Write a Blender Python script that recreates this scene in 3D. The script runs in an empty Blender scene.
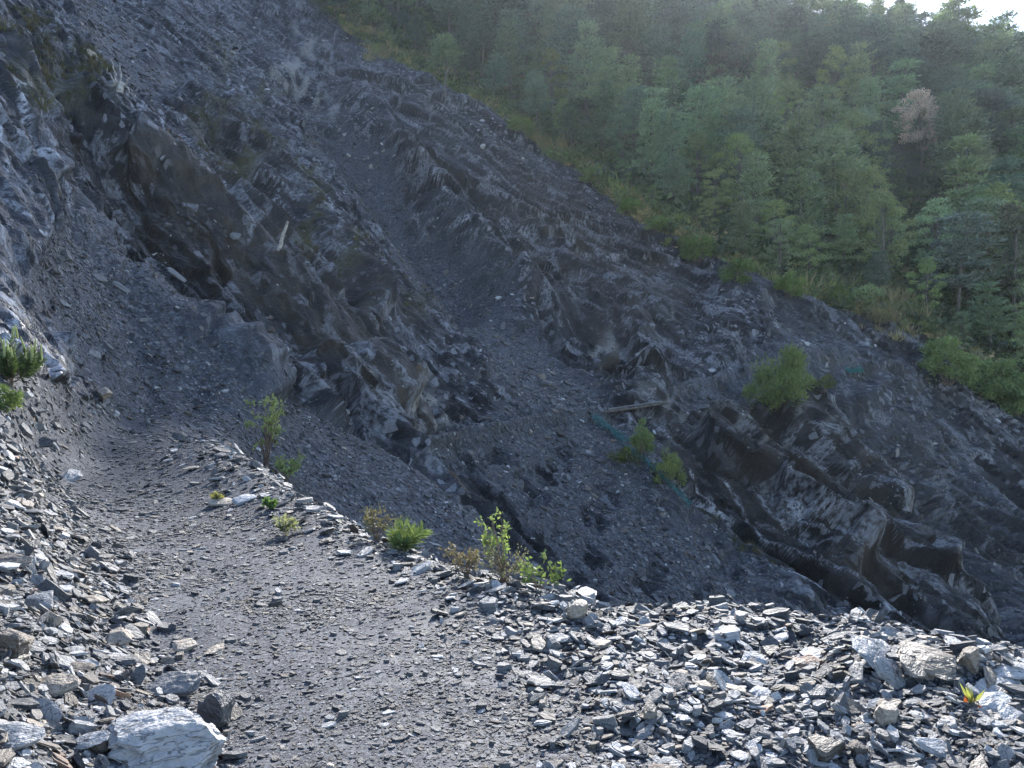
import bpy, math, random, time
import numpy as np

T0 = time.time()
rng = np.random.default_rng(7)
random.seed(7)
R = math.radians

# ------------------------------------------------------------------ camera, sky, sun, exposure
scene = bpy.context.scene
F = 800.0                      # focal length in pixels of the 1024 px wide picture
CAMZ = 1.6
cam_d = bpy.data.cameras.new('camera')
cam_d.sensor_width = 36.0
cam_d.lens = 36.0 * F / 1024.0
cam_d.clip_start = 0.05
cam_d.clip_end = 3000.0
cam = bpy.data.objects.new('camera', cam_d)
cam.location = (0, 0, CAMZ)
cam.rotation_euler = (R(90), 0, 0)
scene.collection.objects.link(cam)
scene.camera = cam

SUN_EL, SUN_AZ = 31.0, 9.0     # azimuth: degrees to the right of the view direction (+Y)
world = bpy.data.worlds.new('World')
scene.world = world
world.use_nodes = True
wn = world.node_tree
wn.nodes.clear()
w_out = wn.nodes.new('ShaderNodeOutputWorld')
w_bg = wn.nodes.new('ShaderNodeBackground')
w_sky = wn.nodes.new('ShaderNodeTexSky')
w_sky.sky_type = 'NISHITA'
w_sky.sun_disc = False
w_sky.sun_elevation = R(SUN_EL)
w_sky.sun_rotation = R(SUN_AZ)
w_sky.altitude = 1500
w_sky.air_density = 1.0
w_sky.dust_density = 1.5
w_sky.ozone_density = 1.0
w_bg.inputs['Strength'].default_value = 0.13
wn.links.new(w_sky.outputs['Color'], w_bg.inputs['Color'])
wn.links.new(w_bg.outputs['Background'], w_out.inputs['Surface'])

sun_d = bpy.data.lights.new('sun', 'SUN')
sun_d.energy = 3.2
sun_d.angle = R(3.0)
sun_d.color = (1.0, 0.97, 0.93)
sun = bpy.data.objects.new('sun', sun_d)
scene.collection.objects.link(sun)
from mathutils import Vector, Matrix, Euler
to_sun = Vector((math.sin(R(SUN_AZ)) * math.cos(R(SUN_EL)), math.cos(R(SUN_AZ)) * math.cos(R(SUN_EL)), math.sin(R(SUN_EL))))
sun.rotation_euler = to_sun.to_track_quat('Z', 'Y').to_euler()
sun.location = (20, 100, 200)

vs = scene.view_settings
vs.view_transform = 'Standard'
vs.look = 'None'
vs.gamma = 1.0
vs.use_curve_mapping = False
vs.exposure = 2.0
scene.render.engine = 'CYCLES'
scene.cycles.use_denoising = True
scene.cycles.max_bounces = 6
scene.cycles.diffuse_bounces = 3
scene.cycles.transmission_bounces = 4
scene.cycles.volume_bounces = 1
scene.cycles.caustics_reflective = False
scene.cycles.caustics_refractive = False

COL = scene.collection

# ------------------------------------------------------------------ numpy noise
NT = 64
_tab = rng.normal(size=(NT * NT * NT, 3)).astype(np.float32)
_tab /= np.linalg.norm(_tab, axis=1, keepdims=True)


def perlin(P, off=0):
    """gradient noise of points P (N,3), about -1..1"""
    P = P + np.float32(off * 17.31 + 100.5)
    i = np.floor(P).astype(np.int32)
    f = (P - i).astype(np.float32)
    w = f * f * f * (f * (f * 6 - 15) + 10)
    i0 = i & (NT - 1)
    i1 = (i + 1) & (NT - 1)
    out = 0
    for a in (0, 1):
        xa = (i1 if a else i0)[:, 0] * (NT * NT)
        wa = w[:, 0] if a else 1 - w[:, 0]
        for b in (0, 1):
            yb = xa + (i1 if b else i0)[:, 1] * NT
            wb = wa * (w[:, 1] if b else 1 - w[:, 1])
            for c in (0, 1):
                g = _tab[yb + (i1 if c else i0)[:, 2]]
                d = g[:, 0] * (f[:, 0] - a) + g[:, 1] * (f[:, 1] - b) + g[:, 2] * (f[:, 2] - c)
                out = out + d * (wb * (w[:, 2] if c else 1 - w[:, 2]))
    return out * 1.5


_ctab = rng.random(size=(NT * NT * NT, 3)).astype(np.float32)


def cells(P, off=0):
    """jittered cells: returns (distance to edge F2-F1, random per cell (N,3), offset to the cell's point (N,3))"""
    P = P + np.float32(off * 11.7 + 200.0)
    i = np.floor(P).astype(np.int32)
    f = (P - i).astype(np.float32)
    n = len(P)
    d1 = np.full(n, 9, np.float32); d2 = np.full(n, 9, np.float32)
    best = np.zeros(n, np.int64)
    off1 = np.zeros((n, 3), np.float32)
    for a in (-1, 0, 1):
        for b in (-1, 0, 1):
            for c in (-1, 0, 1):
                k = (((i[:, 0] + a) & 63) * NT + ((i[:, 1] + b) & 63)) * NT + ((i[:, 2] + c) & 63)
                q = _ctab[k]
                dv = np.stack([a + q[:, 0] - f[:, 0], b + q[:, 1] - f[:, 1], c + q[:, 2] - f[:, 2]], 1)
                d = (dv * dv).sum(1)
                m = d < d1
                d2 = np.where(m, d1, np.minimum(d2, d))
                d1 = np.where(m, d, d1)
                best = np.where(m, k, best)
                off1[m] = dv[m]
    rnd = _ctab[(best * 7 + 13) % (NT ** 3)]
    return np.sqrt(d2) - np.sqrt(d1), rnd, off1


def sstep(a, b, x):
    t = np.clip((x - a) / (b - a), 0, 1)
    return t * t * (3 - 2 * t)


# ------------------------------------------------------------------ the lie of the land: surveyed points, smoothly joined
PTS = []


def S(px, py, Y):
    """a spot seen in direction (px, py), Y metres ahead"""
    PTS.append(((px - 512) / F, math.log(Y), (384 - py) / F + CAMZ / Y))


def H(px, Y, z):
    """a spot of height z, Y metres ahead in direction px"""
    PTS.append(((px - 512) / F, math.log(Y), z / Y))


def SL(*p, step=26.0):
    """a line of spots (px, py, Y): ridge, hollow or edge"""
    for (a0, b0, c0), (a1, b1, c1) in zip(p[:-1], p[1:]):
        n = max(1, int(math.hypot(a1 - a0, b1 - b0) / step))
        for k in range(n):
            t = k / n
            S(a0 + (a1 - a0) * t, b0 + (b1 - b0) * t, math.exp(math.log(c0) * (1 - t) + math.log(c1) * t))
    S(*p[-1])


def HL(*p, step=30.0):
    """a line of spots (px, Y, z)"""
    for (a0, b0, c0), (a1, b1, c1) in zip(p[:-1], p[1:]):
        n = max(1, int(abs(a1 - a0) / step))
        for k in range(n):
            t = k / n
            H(a0 + (a1 - a0) * t, b0 + (b1 - b0) * t, c0 + (c1 - c0) * t)
    H(*p[-1])


HL((-500, .7, 0), (1500, .7, 0), step=90)
# trail: both edges and the middle
HL((250, 3.3, 0), (1300, 3.0, .04), step=60)
HL((250, 1.8, 0), (1300, 1.8, .03), step=90)
HL((232, 4.3, 0), (500, 5, 0), (700, 4.9, 0), (950, 4.6, 0), (1300, 4.3, .0), step=60)
HL((232, 4.3, 0), (172, 5.9, .03), (110, 8.2, .04), (62, 13, .1), (80, 17.0, .33), (115, 20.5, .55), (160, 23.0, .68))
HL((400, 6.5, 0), (330, 7.2, 0), (250, 9.5, 0), (170, 13, .08), (140, 17, .25), (165, 20.5, .5), (210, 25, .75))
# lip of the trail and the drop behind it
LIP = ((180, 443, 20.2), (235, 445, 18), (262, 470, 14.8), (305, 507, 11.6), (350, 533, 9.9), (400, 555, 8.7), (480, 584, 7.6), (580, 616, 6.6), (700, 622, 6.4),
       (800, 636, 6.1), (900, 650, 5.8), (1024, 672, 5.4), (1150, 690, 5.1), (1400, 720, 4.8))
SL(*LIP, step=24)
HL((220, 21.3, -.1), (262, 17, -1.0), (305, 13.8, -1.7), (350, 11.8, -1.9), (400, 10.6, -2.1), (480, 9.4, -2.3), (580, 8.4, -2.4), (700, 8.2, -2.5), (800, 7.9, -2.5),
   (900, 7.5, -2.5), (1024, 7.1, -2.4), (1400, 6.4, -2.4), step=30)
HL((305, 18, -2.6), (400, 16, -4.4), (480, 15, -5.2), (580, 15, -7), (700, 15, -7.8), (900, 15, -9), (1400, 15, -10.5), step=60)
HL((480, 21, -6.0), (580, 21, -8.6), (700, 24, -10.8), (800, 26, -12.5), (900, 28, -14), (1024, 30, -16.5), (1400, 32, -18), step=60)
HL((700, 33, -11), (800, 36, -13.2), (900, 39, -14.6), (1024, 42, -17), (1400, 42, -19), step=60)
# rubble bank left of the trail
SL((-300, 760, 1.9), (0, 705, 3.0), (110, 705, 3.65), (200, 740, 3.6))
SL((-300, 560, 3.1), (0, 620, 4.0), (85, 612, 4.9), (150, 640, 5.0), step=40)
SL((-300, 420, 5.5), (0, 535, 5.7), (62, 528, 7.6))
SL((-300, 330, 8.5), (0, 475, 8.5), (30, 450, 12.5), step=40)
SL((-300, 300, 12), (0, 418, 11.5), (55, 415, 15.3), step=40)
SL((-300, 240, 14), (0, 370, 13.6), (60, 386, 17), (100, 408, 20))
# left wall, scree fan and its right hand edge
SL((-400, 150, 12), (-200, 230, 15), (0, 305, 18.5), (60, 345, 22.5), (110, 385, 24), (135, 409, 24.5), step=40)
SL((150, 410, 25.3), (200, 412, 26), (250, 413, 27))
SL((-300, 0, 26), (0, 200, 26), (60, 262, 28), (110, 310, 28), (160, 350, 27.5), (215, 385, 27.3), step=40)
SL((-300, -180, 45), (0, 60, 41), (40, 140, 38), (75, 220, 35), (110, 270, 32.5), (170, 310, 31), (225, 342, 30), (255, 364, 29.3), (268, 396, 28.6), step=22)
SL((0, 110, 34), (60, 200, 32), step=40)
HL((100, 36.5, 5.9), (140, 35.5, 4.6), (190, 34.6, 3.4), (240, 33.2, 2.0), (275, 31.8, .6), step=18)
SL((60, 185, 41), (120, 252, 41), (180, 300, 40), (235, 340, 38.5), (285, 385, 36.5), (300, 410, 33.5))
# first rock rib: crest, face and the hollow behind it
SL((-200, -150, 58), (0, 20, 50), (60, 95, 50), (120, 150, 50), (190, 208, 49.5), (250, 262, 48), (330, 333, 45), (385, 392, 43), (430, 442, 43.5))
SL((120, 200, 48), (200, 262, 45), (280, 335, 42), (345, 398, 40.5), (380, 430, 39.5), step=30)
SL((0, -40, 66), (100, 75, 68), (150, 138, 65), (220, 190, 63), (300, 258, 59), (370, 335, 52), (420, 395, 48), (452, 437, 47), step=40)
# second rib
SL((100, -30, 118), (180, 50, 104), (210, 100, 91), (250, 132, 84), (300, 180, 78), (340, 225, 74), (380, 280, 66), (430, 345, 58), (480, 405, 51.5), step=40)
SL((200, 15, 132), (260, 60, 122), (300, 110, 108), (330, 165, 92), step=40)
# scree channel: middle line, right foot
SL((270, 30, 143), (300, 85, 120), (335, 132, 106), (385, 195, 93), (430, 250, 82), (470, 305, 73), (510, 352, 64.5), (560, 414, 55), (620, 470, 49.5), (670, 540, 44.5), (700, 592, 41.5))
SL((450, 437, 46.5), (500, 426, 50), (560, 416, 54.6), (610, 412, 57.5), step=40)
SL((480, 480, 43.5), (540, 500, 44.5), (600, 530, 43.5), (650, 580, 41), step=40)
SL((460, 470, 43), (520, 540, 39.5), (570, 600, 37), step=40)
# gravel slope under the near bend, and the cleft behind it
SL((300, 412, 32.3), (400, 460, 31.5), (480, 518, 30), (548, 592, 28), step=24)
SL((275, 440, 27), (330, 490, 26), (420, 545, 25.6), (480, 590, 25), step=40)
HL((340, 36, -1.6), (400, 35.5, -3.3), (480, 34, -5.7), (540, 32, -7.6))
SL((330, 412, 38.5), (400, 450, 40), (450, 490, 40), (520, 580, 36.5), step=40)
# right hand spur: hump, its face and the notch with the footbridge
SL((320, 30, 148), (350, 72, 131), (400, 112, 118), (440, 140, 109), (490, 150, 110), (560, 195, 102), (640, 262, 88), (700, 305, 81), (760, 335, 75), step=40)
SL((400, 150, 107), (440, 195, 96), (480, 245, 86), (530, 300, 77), (560, 345, 69), (580, 390, 60.5), (600, 410, 57.6), step=36)
SL((520, 225, 96), (580, 280, 84), (620, 330, 74), (640, 385, 62), step=40)
SL((650, 300, 81), (700, 345, 72), (740, 370, 65), step=40)
SL((612, 412, 57.3), (640, 428, 54.5), (660, 470, 50.5), (720, 560, 45), (790, 612, 41.5), step=30)
SL((648, 408, 58), (700, 384, 61), (745, 371, 64.5), (800, 353, 69.5), (860, 371, 73), step=30)
SL((668, 425, 56.5), (735, 415, 59), (790, 408, 61.5), (850, 400, 66), (900, 425, 69), step=40)
SL((690, 452, 55), (720, 470, 53.5), (780, 515, 51), (850, 568, 48), (880, 605, 46), step=26)
SL((690, 490, 51.5), (740, 528, 50), (800, 575, 47.5), (840, 612, 44.5), step=30)
SL((770, 460, 56.5), (830, 505, 54), (900, 560, 51), (960, 625, 47), step=40)
SL((850, 440, 62), (920, 500, 60), (980, 570, 56), (1024, 640, 50.5), step=40)
SL((880, 390, 73), (950, 450, 70), (1024, 520, 66), (1100, 590, 60), (1400, 700, 45), step=40)
# rim of the slide and the wooded slope
SL((260, -60, 175), (300, -5, 160), (350, 35, 147), (410, 75, 132), (480, 110, 121), (560, 168, 107), (640, 224, 94), (700, 264, 87), (770, 300, 80.5), (830, 316, 81), (920, 338, 82), (960, 385, 78), (1024, 425, 77), (1150, 480, 74), (1400, 560, 66))
SL((380, 0, 160), (450, 48, 146), (520, 90, 134), (600, 130, 124), (700, 190, 111), (800, 235, 103), (900, 272, 99), (1000, 325, 94), (1150, 380, 90), (1400, 420, 85), step=60)
SL((450, -30, 180), (600, 50, 154), (700, 90, 144), (800, 130, 137), (900, 165, 133), (1024, 200, 129), (1200, 260, 122), (1400, 300, 115), step=70)
SL((600, -20, 190), (700, 15, 180), (800, 60, 169), (900, 90, 162), (1024, 130, 156), (1200, 190, 150), (1400, 240, 140), step=70)
SL((-300, -250, 110), (60, -120, 165), (200, -105, 210), (350, -100, 228), (500, -92, 228), (580, -70, 226), (640, -42, 222), (760, -3, 210), (890, 40, 198), (960, 62, 190), (1024, 92, 182), (1200, 150, 178), (1400, 200, 170), step=60)
SL((100, -10, 118), (60, -60, 128), (200, -30, 160), (250, -60, 180), step=60)
HL((-300, 330, 110), (200, 330, 110), (624, 330, 70), (890, 330, 45), (1400, 330, 25), step=150)

PTS = np.array(PTS)
VS = 0.36


def mq(du, dv):
    return -np.sqrt(du * du + (VS * dv) ** 2 + 0.018 ** 2)


_A = mq(PTS[:, None, 0] - PTS[None, :, 0], PTS[:, None, 1] - PTS[None, :, 1]) + np.eye(len(PTS)) * 4e-3
_Q = np.stack([np.ones(len(PTS)), PTS[:, 0], PTS[:, 1]], 1)
_M = np.block([[_A, _Q], [_Q.T, np.zeros((3, 3))]])
_W = np.linalg.solve(_M, np.concatenate([PTS[:, 2], np.zeros(3)]))


def base_h(u, v):
    out = _W[-3] + _W[-2] * u + _W[-1] * v
    for k in range(len(PTS)):
        out = out + _W[k] * mq(u - PTS[k, 0], v - PTS[k, 1])
    return out


def spaced(parts):
    o = []
    for a, b, n in parts:
        o.append(np.linspace(a, b, n, endpoint=False))
    o.append([parts[-1][1]])
    return np.concatenate(o)


NU, DET = 1.0, 1.0
us = spaced([(-1.25, -.70, 45), (-.70, .70, int(820 * DET)), (.70, 1.25, 40)])
L = math.log
vsr = spaced([(L(.7), L(2.2), 40), (L(2.2), L(11), int(330 * DET)), (L(11), L(24), int(110 * DET)), (L(24), L(38), int(150 * DET)), (L(38), L(60), int(240 * DET)), (L(60), L(125), int(220 * DET)), (L(125), L(235), int(90 * DET)), (L(235), L(330), 14)])
nu, nv = len(us), len(vsr)
# coarse evaluation of the survey, then bilinear refinement of a half-resolution grid
U, V = np.meshgrid(us, vsr)          # rows = distance
hb = base_h(us[None, ::2], vsr[::2, None])


def up(a, xs_full, xs_half, axis):
    if axis == 1:
        return np.stack([np.interp(xs_full, xs_half, r) for r in a], 0)
    return np.stack([np.interp(xs_full, xs_half, c) for c in a.T], 1)


hb = up(hb, us, us[::2], 1)
hb = up(hb, vsr, vsr[::2], 0)
Yg = np.exp(V)
X0 = (U * Yg).astype(np.float32)
Z0 = (hb * Yg).astype(np.float32)
Yg = Yg.astype(np.float32)
PXg = 512 + U * F
PYg = 384 - F * (Z0 - CAMZ) / Yg
print('survey', time.time() - T0)

# ------------------------------------------------------------------ what lies where (masks on the land)
def norm(a):
    return a / np.maximum(np.linalg.norm(a, axis=-1, keepdims=True), 1e-9)


P0 = np.stack([X0, Yg, Z0], -1)
dU = np.gradient(P0, axis=1); dV = np.gradient(P0, axis=0)
N0 = norm(np.cross(dU, dV)).astype(np.float32)
flat = P0.reshape(-1, 3)
wob1 = perlin(flat / (Yg.reshape(-1, 1) * .05), 1).reshape(nv, nu)
wob2 = perlin(flat / (Yg.reshape(-1, 1) * .05), 2).reshape(nv, nu)
wob3 = perlin(flat / (Yg.reshape(-1, 1) * .016), 3).reshape(nv, nu)
WX = PXg + wob1 * 16 + wob3 * 7
WY = PYg + wob2 * 16 - wob3 * 7


def poly(pts, soft, ylo=0, yhi=999, wob=True):
    """soft membership of a patch outlined by the directions pts, between two distances"""
    x, y = (WX, WY) if wob else (PXg, PYg)
    x0, x1 = min(p[0] for p in pts) - 40, max(p[0] for p in pts) + 40
    y0, y1 = min(p[1] for p in pts) - 40, max(p[1] for p in pts) + 40
    sel = (x > x0) & (x < x1) & (y > y0) & (y < y1) & (Yg > ylo) & (Yg < yhi)
    out = np.zeros((nv, nu), np.float32)
    xs, ys = x[sel], y[sel]
    d = np.full(xs.shape, 1e9); ins = np.zeros(xs.shape, bool)
    n = len(pts)
    for k in range(n):
        ax, ay = pts[k]; bx, by = pts[(k + 1) % n]
        t = np.clip(((xs - ax) * (bx - ax) + (ys - ay) * (by - ay)) / ((bx - ax) ** 2 + (by - ay) ** 2 + 1e-9), 0, 1)
        d = np.minimum(d, np.hypot(xs - ax - t * (bx - ax), ys - ay - t * (by - ay)))
        c = (ay > ys) != (by > ys)
        if by != ay:
            ins ^= c & (xs < (bx - ax) * (ys - ay) / (by - ay) + ax)
    out[sel] = sstep(-soft, soft, np.where(ins, d, -d))
    return out


def line_d(pts, ylo=0, yhi=999, wob=True):
    x, y = (WX, WY) if wob else (PXg, PYg)
    d = np.full((nv, nu), 1e3, np.float32)
    ok = (Yg > ylo) & (Yg < yhi)
    for (ax, ay), (bx, by) in zip(pts[:-1], pts[1:]):
        t = np.clip(((x - ax) * (bx - ax) + (y - ay) * (by - ay)) / ((bx - ax) ** 2 + (by - ay) ** 2), 0, 1)
        d = np.minimum(d, np.hypot(x - ax - t * (bx - ax), y - ay - t * (by - ay)))
    return np.where(ok, d, 1e3)


# foreground = the trail shelf on the camera's side of the lip
lip_u = np.array([(p[0] - 512) / F for p in LIP]); lip_v = np.array([math.log(p[2]) for p in LIP])
lipv = np.interp(us, lip_u, lip_v, left=math.log(28), right=lip_v[-1])
fg = 1 - sstep(-.02, .06, V - lipv[None, :])
fg *= 1 - sstep(math.log(21), math.log(25), V)
fg *= sstep(-8, 8, PYg + wob3 * 4 - np.interp(PXg, [-400, 0, 60, 100, 135, 180], [250, 362, 384, 404, 411, 412])) + (Yg < 9) > .5
fg = np.clip(fg, 0, 1)
# forest = above the rim of the slide
rim = np.array([(-400, -400), (260, -60), (300, -5), (350, 35), (410, 72), (480, 108), (560, 166), (640, 220), (700, 258), (770, 292), (830, 308), (920, 330), (960, 376), (1024, 418), (1150, 470), (1600, 560)], float)
rimy = np.interp(PXg + wob1 * 8 + wob3 * 5, rim[:, 0], rim[:, 1])
forest = sstep(-4, 6, rimy - (PYg + wob3 * 5)) * (Yg > 70)
scree = poly([(70, 215), (110, 262), (270, 385), (285, 418), (140, 420), (100, 400), (40, 330), (20, 280)], 12, 21, 36)
scree = np.maximum(scree, poly([(240, 412), (300, 405), (400, 450), (490, 515), (560, 605), (430, 620), (330, 520)], 8, 20, 34))
scree = np.maximum(scree, poly([(288, 105), (345, 125), (420, 215), (520, 330), (600, 400), (690, 500), (790, 640), (560, 640), (545, 540), (470, 470), (390, 450), (470, 420), (530, 405), (470, 350), (400, 280), (330, 175)], 10, 38, 130))
scree = np.maximum(scree, .8 * poly([(60, -40), (95, -20), (140, 60), (180, 90), (150, 110), (105, 90), (75, 40)], 12, 60, 200))
scree = np.maximum(scree, .28 * poly([(775, 300), (850, 325), (930, 420), (1024, 560), (1060, 680), (980, 640), (900, 500), (820, 400)], 14, 46, 90))
scree = np.maximum(scree, .55 * poly([(600, 470), (660, 470), (760, 580), (840, 640), (690, 640)], 10, 38, 60))
scree = np.maximum(scree, .6 * poly([(660, 395), (740, 365), (800, 345), (870, 365), (820, 385), (700, 420)], 8, 52, 80))
scree = np.maximum(scree, .2 * poly([(-80, 100), (20, 170), (75, 262), (120, 400), (60, 385), (0, 362), (-80, 330)], 12, 13, 34))
scree = np.maximum(scree, poly([(115, 396), (300, 402), (345, 440), (320, 505), (240, 470), (160, 456), (115, 432)], 8, 15, 34))
scree *= 1 - .75 * sstep(.05, .45, wob1 + wob3 * .5) * poly([(440, 440), (560, 425), (720, 520), (800, 640), (540, 640), (470, 520)], 20, 36, 60)
scree *= 1 - forest
rock = (1 - scree) * (1 - fg) * (1 - forest) * np.where(PXg > 110, sstep(21, 28, Yg), 1)
trail_d = line_d([(420, 900), (400, 768), (345, 660), (280, 590), (215, 530), (150, 490), (105, 460), (95, 440), (115, 427), (165, 419), (225, 416), (275, 416)], 0, 29)
trail_w = np.interp(PYg, [405, 424, 440, 460, 500, 560, 620, 700, 768, 900], [7, 9, 24, 52, 75, 110, 150, 185, 210, 260])
trail = (1 - sstep(-.12, .12, trail_d / trail_w - 1 + wob1 * .12)) * ((fg > .3) | ((PYg < 430) & (Yg > 18)))
earth_shade = poly([(395, 115), (470, 130), (520, 200), (500, 280), (430, 230), (390, 170)], 18, 70, 130)
earth_shade = np.maximum(earth_shade, poly([(545, 320), (600, 310), (590, 350), (570, 395), (540, 370)], 14, 52, 90))
earth_shade = np.maximum(earth_shade, poly([(770, 296), (860, 315), (930, 345), (900, 380), (820, 350)], 10, 60, 90))
earth_shade = np.maximum(earth_shade, poly([(690, 480), (760, 520), (840, 600), (760, 610), (700, 540)], 12, 40, 60))  # shaded face below the rib, darkened in the colour
earth_shade = np.maximum(earth_shade, poly([(130, 240), (230, 310), (320, 390), (300, 410), (220, 350), (130, 290)], 12, 34, 50))
earth_shade = np.maximum(earth_shade, poly([(930, 450), (1040, 480), (1040, 640), (960, 600)], 20, 45, 80))
earth_shade = np.maximum(earth_shade, .8 * poly([(440, 450), (520, 470), (560, 560), (500, 560), (450, 490)], 14, 34, 50))
moss = poly([(150, 60), (240, 70), (290, 120), (340, 240), (420, 330), (330, 300), (230, 220)], 26, 55, 130) * sstep(-.1, .5, wob1 + wob2 * .6)
moss = np.maximum(moss, .8 * poly([(0, 40), (60, 60), (110, 120), (60, 130), (0, 90)], 20, 30, 100))
brown = .8 * poly([(150, 120), (250, 150), (420, 330), (330, 300), (200, 210)], 22, 55, 110)
brown = np.maximum(brown, poly([(0, 60), (150, 200), (110, 260), (40, 190), (0, 150)], 22, 30, 60) * .6)
brown = np.maximum(brown, poly([(180, 170), (330, 260), (440, 420), (420, 450), (330, 420), (130, 270), (60, 190)], 20, 34, 62))
brown = np.maximum(brown, poly([(440, 140), (560, 190), (690, 300), (620, 400), (540, 330), (470, 230)], 25, 56, 120) * .8)
brown = np.maximum(brown, poly([(640, 400), (760, 390), (900, 450), (980, 560), (900, 620), (720, 560)], 30, 44, 75) * .7)
rust = 1 - sstep(.3, 1, line_d([(388, 398), (393, 415), (396, 436)], 36, 56, False) / 5)
rust = np.maximum(rust, .9 * (1 - sstep(.3, 1, line_d([(153, 152), (160, 162), (168, 172)], 40, 90, False) / 7)))
rust = np.maximum(rust, .5 * (1 - sstep(.3, 1, line_d([(445, 480), (462, 505)], 30, 56, False) / 6)))
pale = poly([(392, 365), (440, 375), (452, 425), (410, 440), (398, 410)], 8, 38, 60) * sstep(-.2, .4, wob3)
pale = np.maximum(pale, poly([(592, 345), (622, 338), (628, 372), (605, 384)], 6, 55, 80) * sstep(-.3, .3, wob3))
pale = np.maximum(pale, .7 * poly([(55, 320), (120, 395), (90, 408), (60, 370)], 10, 18, 36) * sstep(-.2, .3, wob2))
pale = np.maximum(pale, .6 * poly([(290, 30), (330, 50), (320, 75), (280, 70)], 8, 90, 170) * sstep(-.2, .4, wob3))
pale = np.maximum(pale, .8 * poly([(280, 55), (330, 70), (335, 110), (300, 105), (270, 85)], 8, 90, 170) * sstep(.0, .4, wob3))
pale = np.maximum(pale, .6 * poly([(640, 400), (740, 390), (830, 450), (760, 470), (680, 450)], 10, 50, 70) * sstep(.0, .5, wob3))
print('masks', time.time() - T0)

# ------------------------------------------------------------------ relief
def unit(v):
    v = np.array(v, np.float32)
    return v / np.linalg.norm(v)


near_w = sstep(math.log(34), math.log(52), V + .25 * np.clip(U + .2, -.3, .3)).reshape(-1, 1).astype(np.float32)
Yf = Yg.reshape(-1).astype(np.float32)
lod_px = Yf / F                                    # metres per pixel


def frame(D, N):
    D = unit(D); N = unit(N); Tt = unit(np.cross(N, D)); N = np.cross(D, Tt)
    return np.stack([D, Tt, N], 1).astype(np.float32)   # columns


FB = frame((-.64, .44, .58), (.45, -.45, .70))
CB = flat.astype(np.float32) @ FB
LC = CB                                            # slope frame: down-dip, across, out


def fade(lam, k=2.5):
    return sstep(k * .6, k * 1.6, lam / lod_px)


rk = rock.reshape(-1); sc = scree.reshape(-1); fo = forest.reshape(-1); fgf = fg.reshape(-1); tr = trail.reshape(-1)
farf = (1 - fgf)
rkfull = rk
rk = rk * (.75 + .25 * sstep(30, 42, Yf))
disp = np.zeros(nu * nv, np.float32)
warp = perlin(LC * np.array([1 / 34, 1 / 9, 1 / 9], np.float32), 4)
# big ribs and gullies along the fall line
n1 = 1 - np.abs(perlin(LC * np.array([1 / 70, 1 / 10, 1 / 16], np.float32), 5)) * 2
disp += n1 * 1.3 * rk * sstep(14, 40, Yf)
n2 = 1 - np.abs(perlin(LC * np.array([1 / 34, 1 / 4.0, 1 / 7], np.float32) + warp[:, None] * .4, 6)) * 2
disp += n2 * .60 * (rk + .2 * sc) * sstep(8, 30, Yf)
n3 = perlin(LC * np.array([1 / 9, 1 / 1.7, 1 / 2.4], np.float32) + warp[:, None], 7)
disp += n3 * .22 * (rk + .28 * sc) * farf
# overlapping slabs: tilted steps across the bedding
for lam, amp, o in ((8.5, 1.8, 7), (3.4, 1.15, 8), (1.25, .52, 9), (.5, .20, 10)):
    t = LC[:, 1] / lam + warp * 1.5 + perlin(LC * np.array([1.0 / lam, 1.6 / lam, 1.6 / lam], np.float32), o + 50) * .22 + perlin(LC * np.array([.09 / lam, .4 / lam, .4 / lam], np.float32), o) * 1.1
    saw = t - np.floor(t)
    br = perlin(np.stack([LC[:, 0] / (lam * 9.0), np.floor(t) * 3.7, LC[:, 2] * 0], 1), o + 3)
    keep = .3 + .7 * sstep(-.35, .35, perlin(LC * np.array([.16 / lam, .3 / lam, .3 / lam], np.float32), o + 30))
    disp += (saw * sstep(1.0, .90, saw) - .5) * amp * np.clip(br * 1.3 + .7, .1, 1.3) * rk * fade(lam * .5, 3.5) * keep
# broken blocks
edge1, rnd1, of1 = cells(LC * np.array([1 / 5.0, 1 / 1.5, 1 / 1.5], np.float32) + n3[:, None] * .25, 1)
disp += ((rnd1[:, 0] - .5) * .48 + (of1 * (rnd1 - .5)).sum(1) * .6) * rk * fade(1.0)
edge2, rnd2, of2 = cells(LC * np.array([1 / 1.5, 1 / .5, 1 / .5], np.float32) + n3[:, None] * .3, 2)
disp += ((rnd2[:, 0] - .5) * .26 + (of2 * (rnd2 - .5)).sum(1) * .26) * (rk + .15 * sc) * fade(.40) * farf
n4 = perlin(LC * np.array([1 / 1.1, 1 / .38, 1 / .38], np.float32), 14)
disp += n4 * .13 * (rk + .45 * sc) * fade(.35) * farf
n5 = perlin(LC * np.array([1 / .34, 1 / .2, 1 / .2], np.float32), 15)
disp += n5 * .055 * (rk + .5 * sc) * fade(.17) * farf
# rills on the scree
n6 = perlin(LC * np.array([1 / 22, 1 / 1.6, 1 / 6], np.float32), 16)
disp += n6 * .16 * sc * sstep(15, 26, Yf)
# woodland floor
disp += perlin(flat / 5.0, 17) * .5 * fo
# trail shelf: hummocks, ruts and the rubble heaps at its sides
fb = 1 - np.clip(tr, 0, 1)
n7 = perlin(flat / .9, 18); n8 = perlin(flat / .32, 19); n9 = perlin(flat / .11, 20)
disp += fgf * (n7 * (.02 + .06 * fb) + n8 * (.004 + .040 * fb) + n9 * (.0015 + .020 * fb))
lipz = np.exp(-((V - lipv[None, :] + .05) / .09) ** 2).reshape(-1) * sstep(.0, .1, (U + .25).reshape(-1))
disp += lipz * (.01 + .05 * n7)
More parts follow.
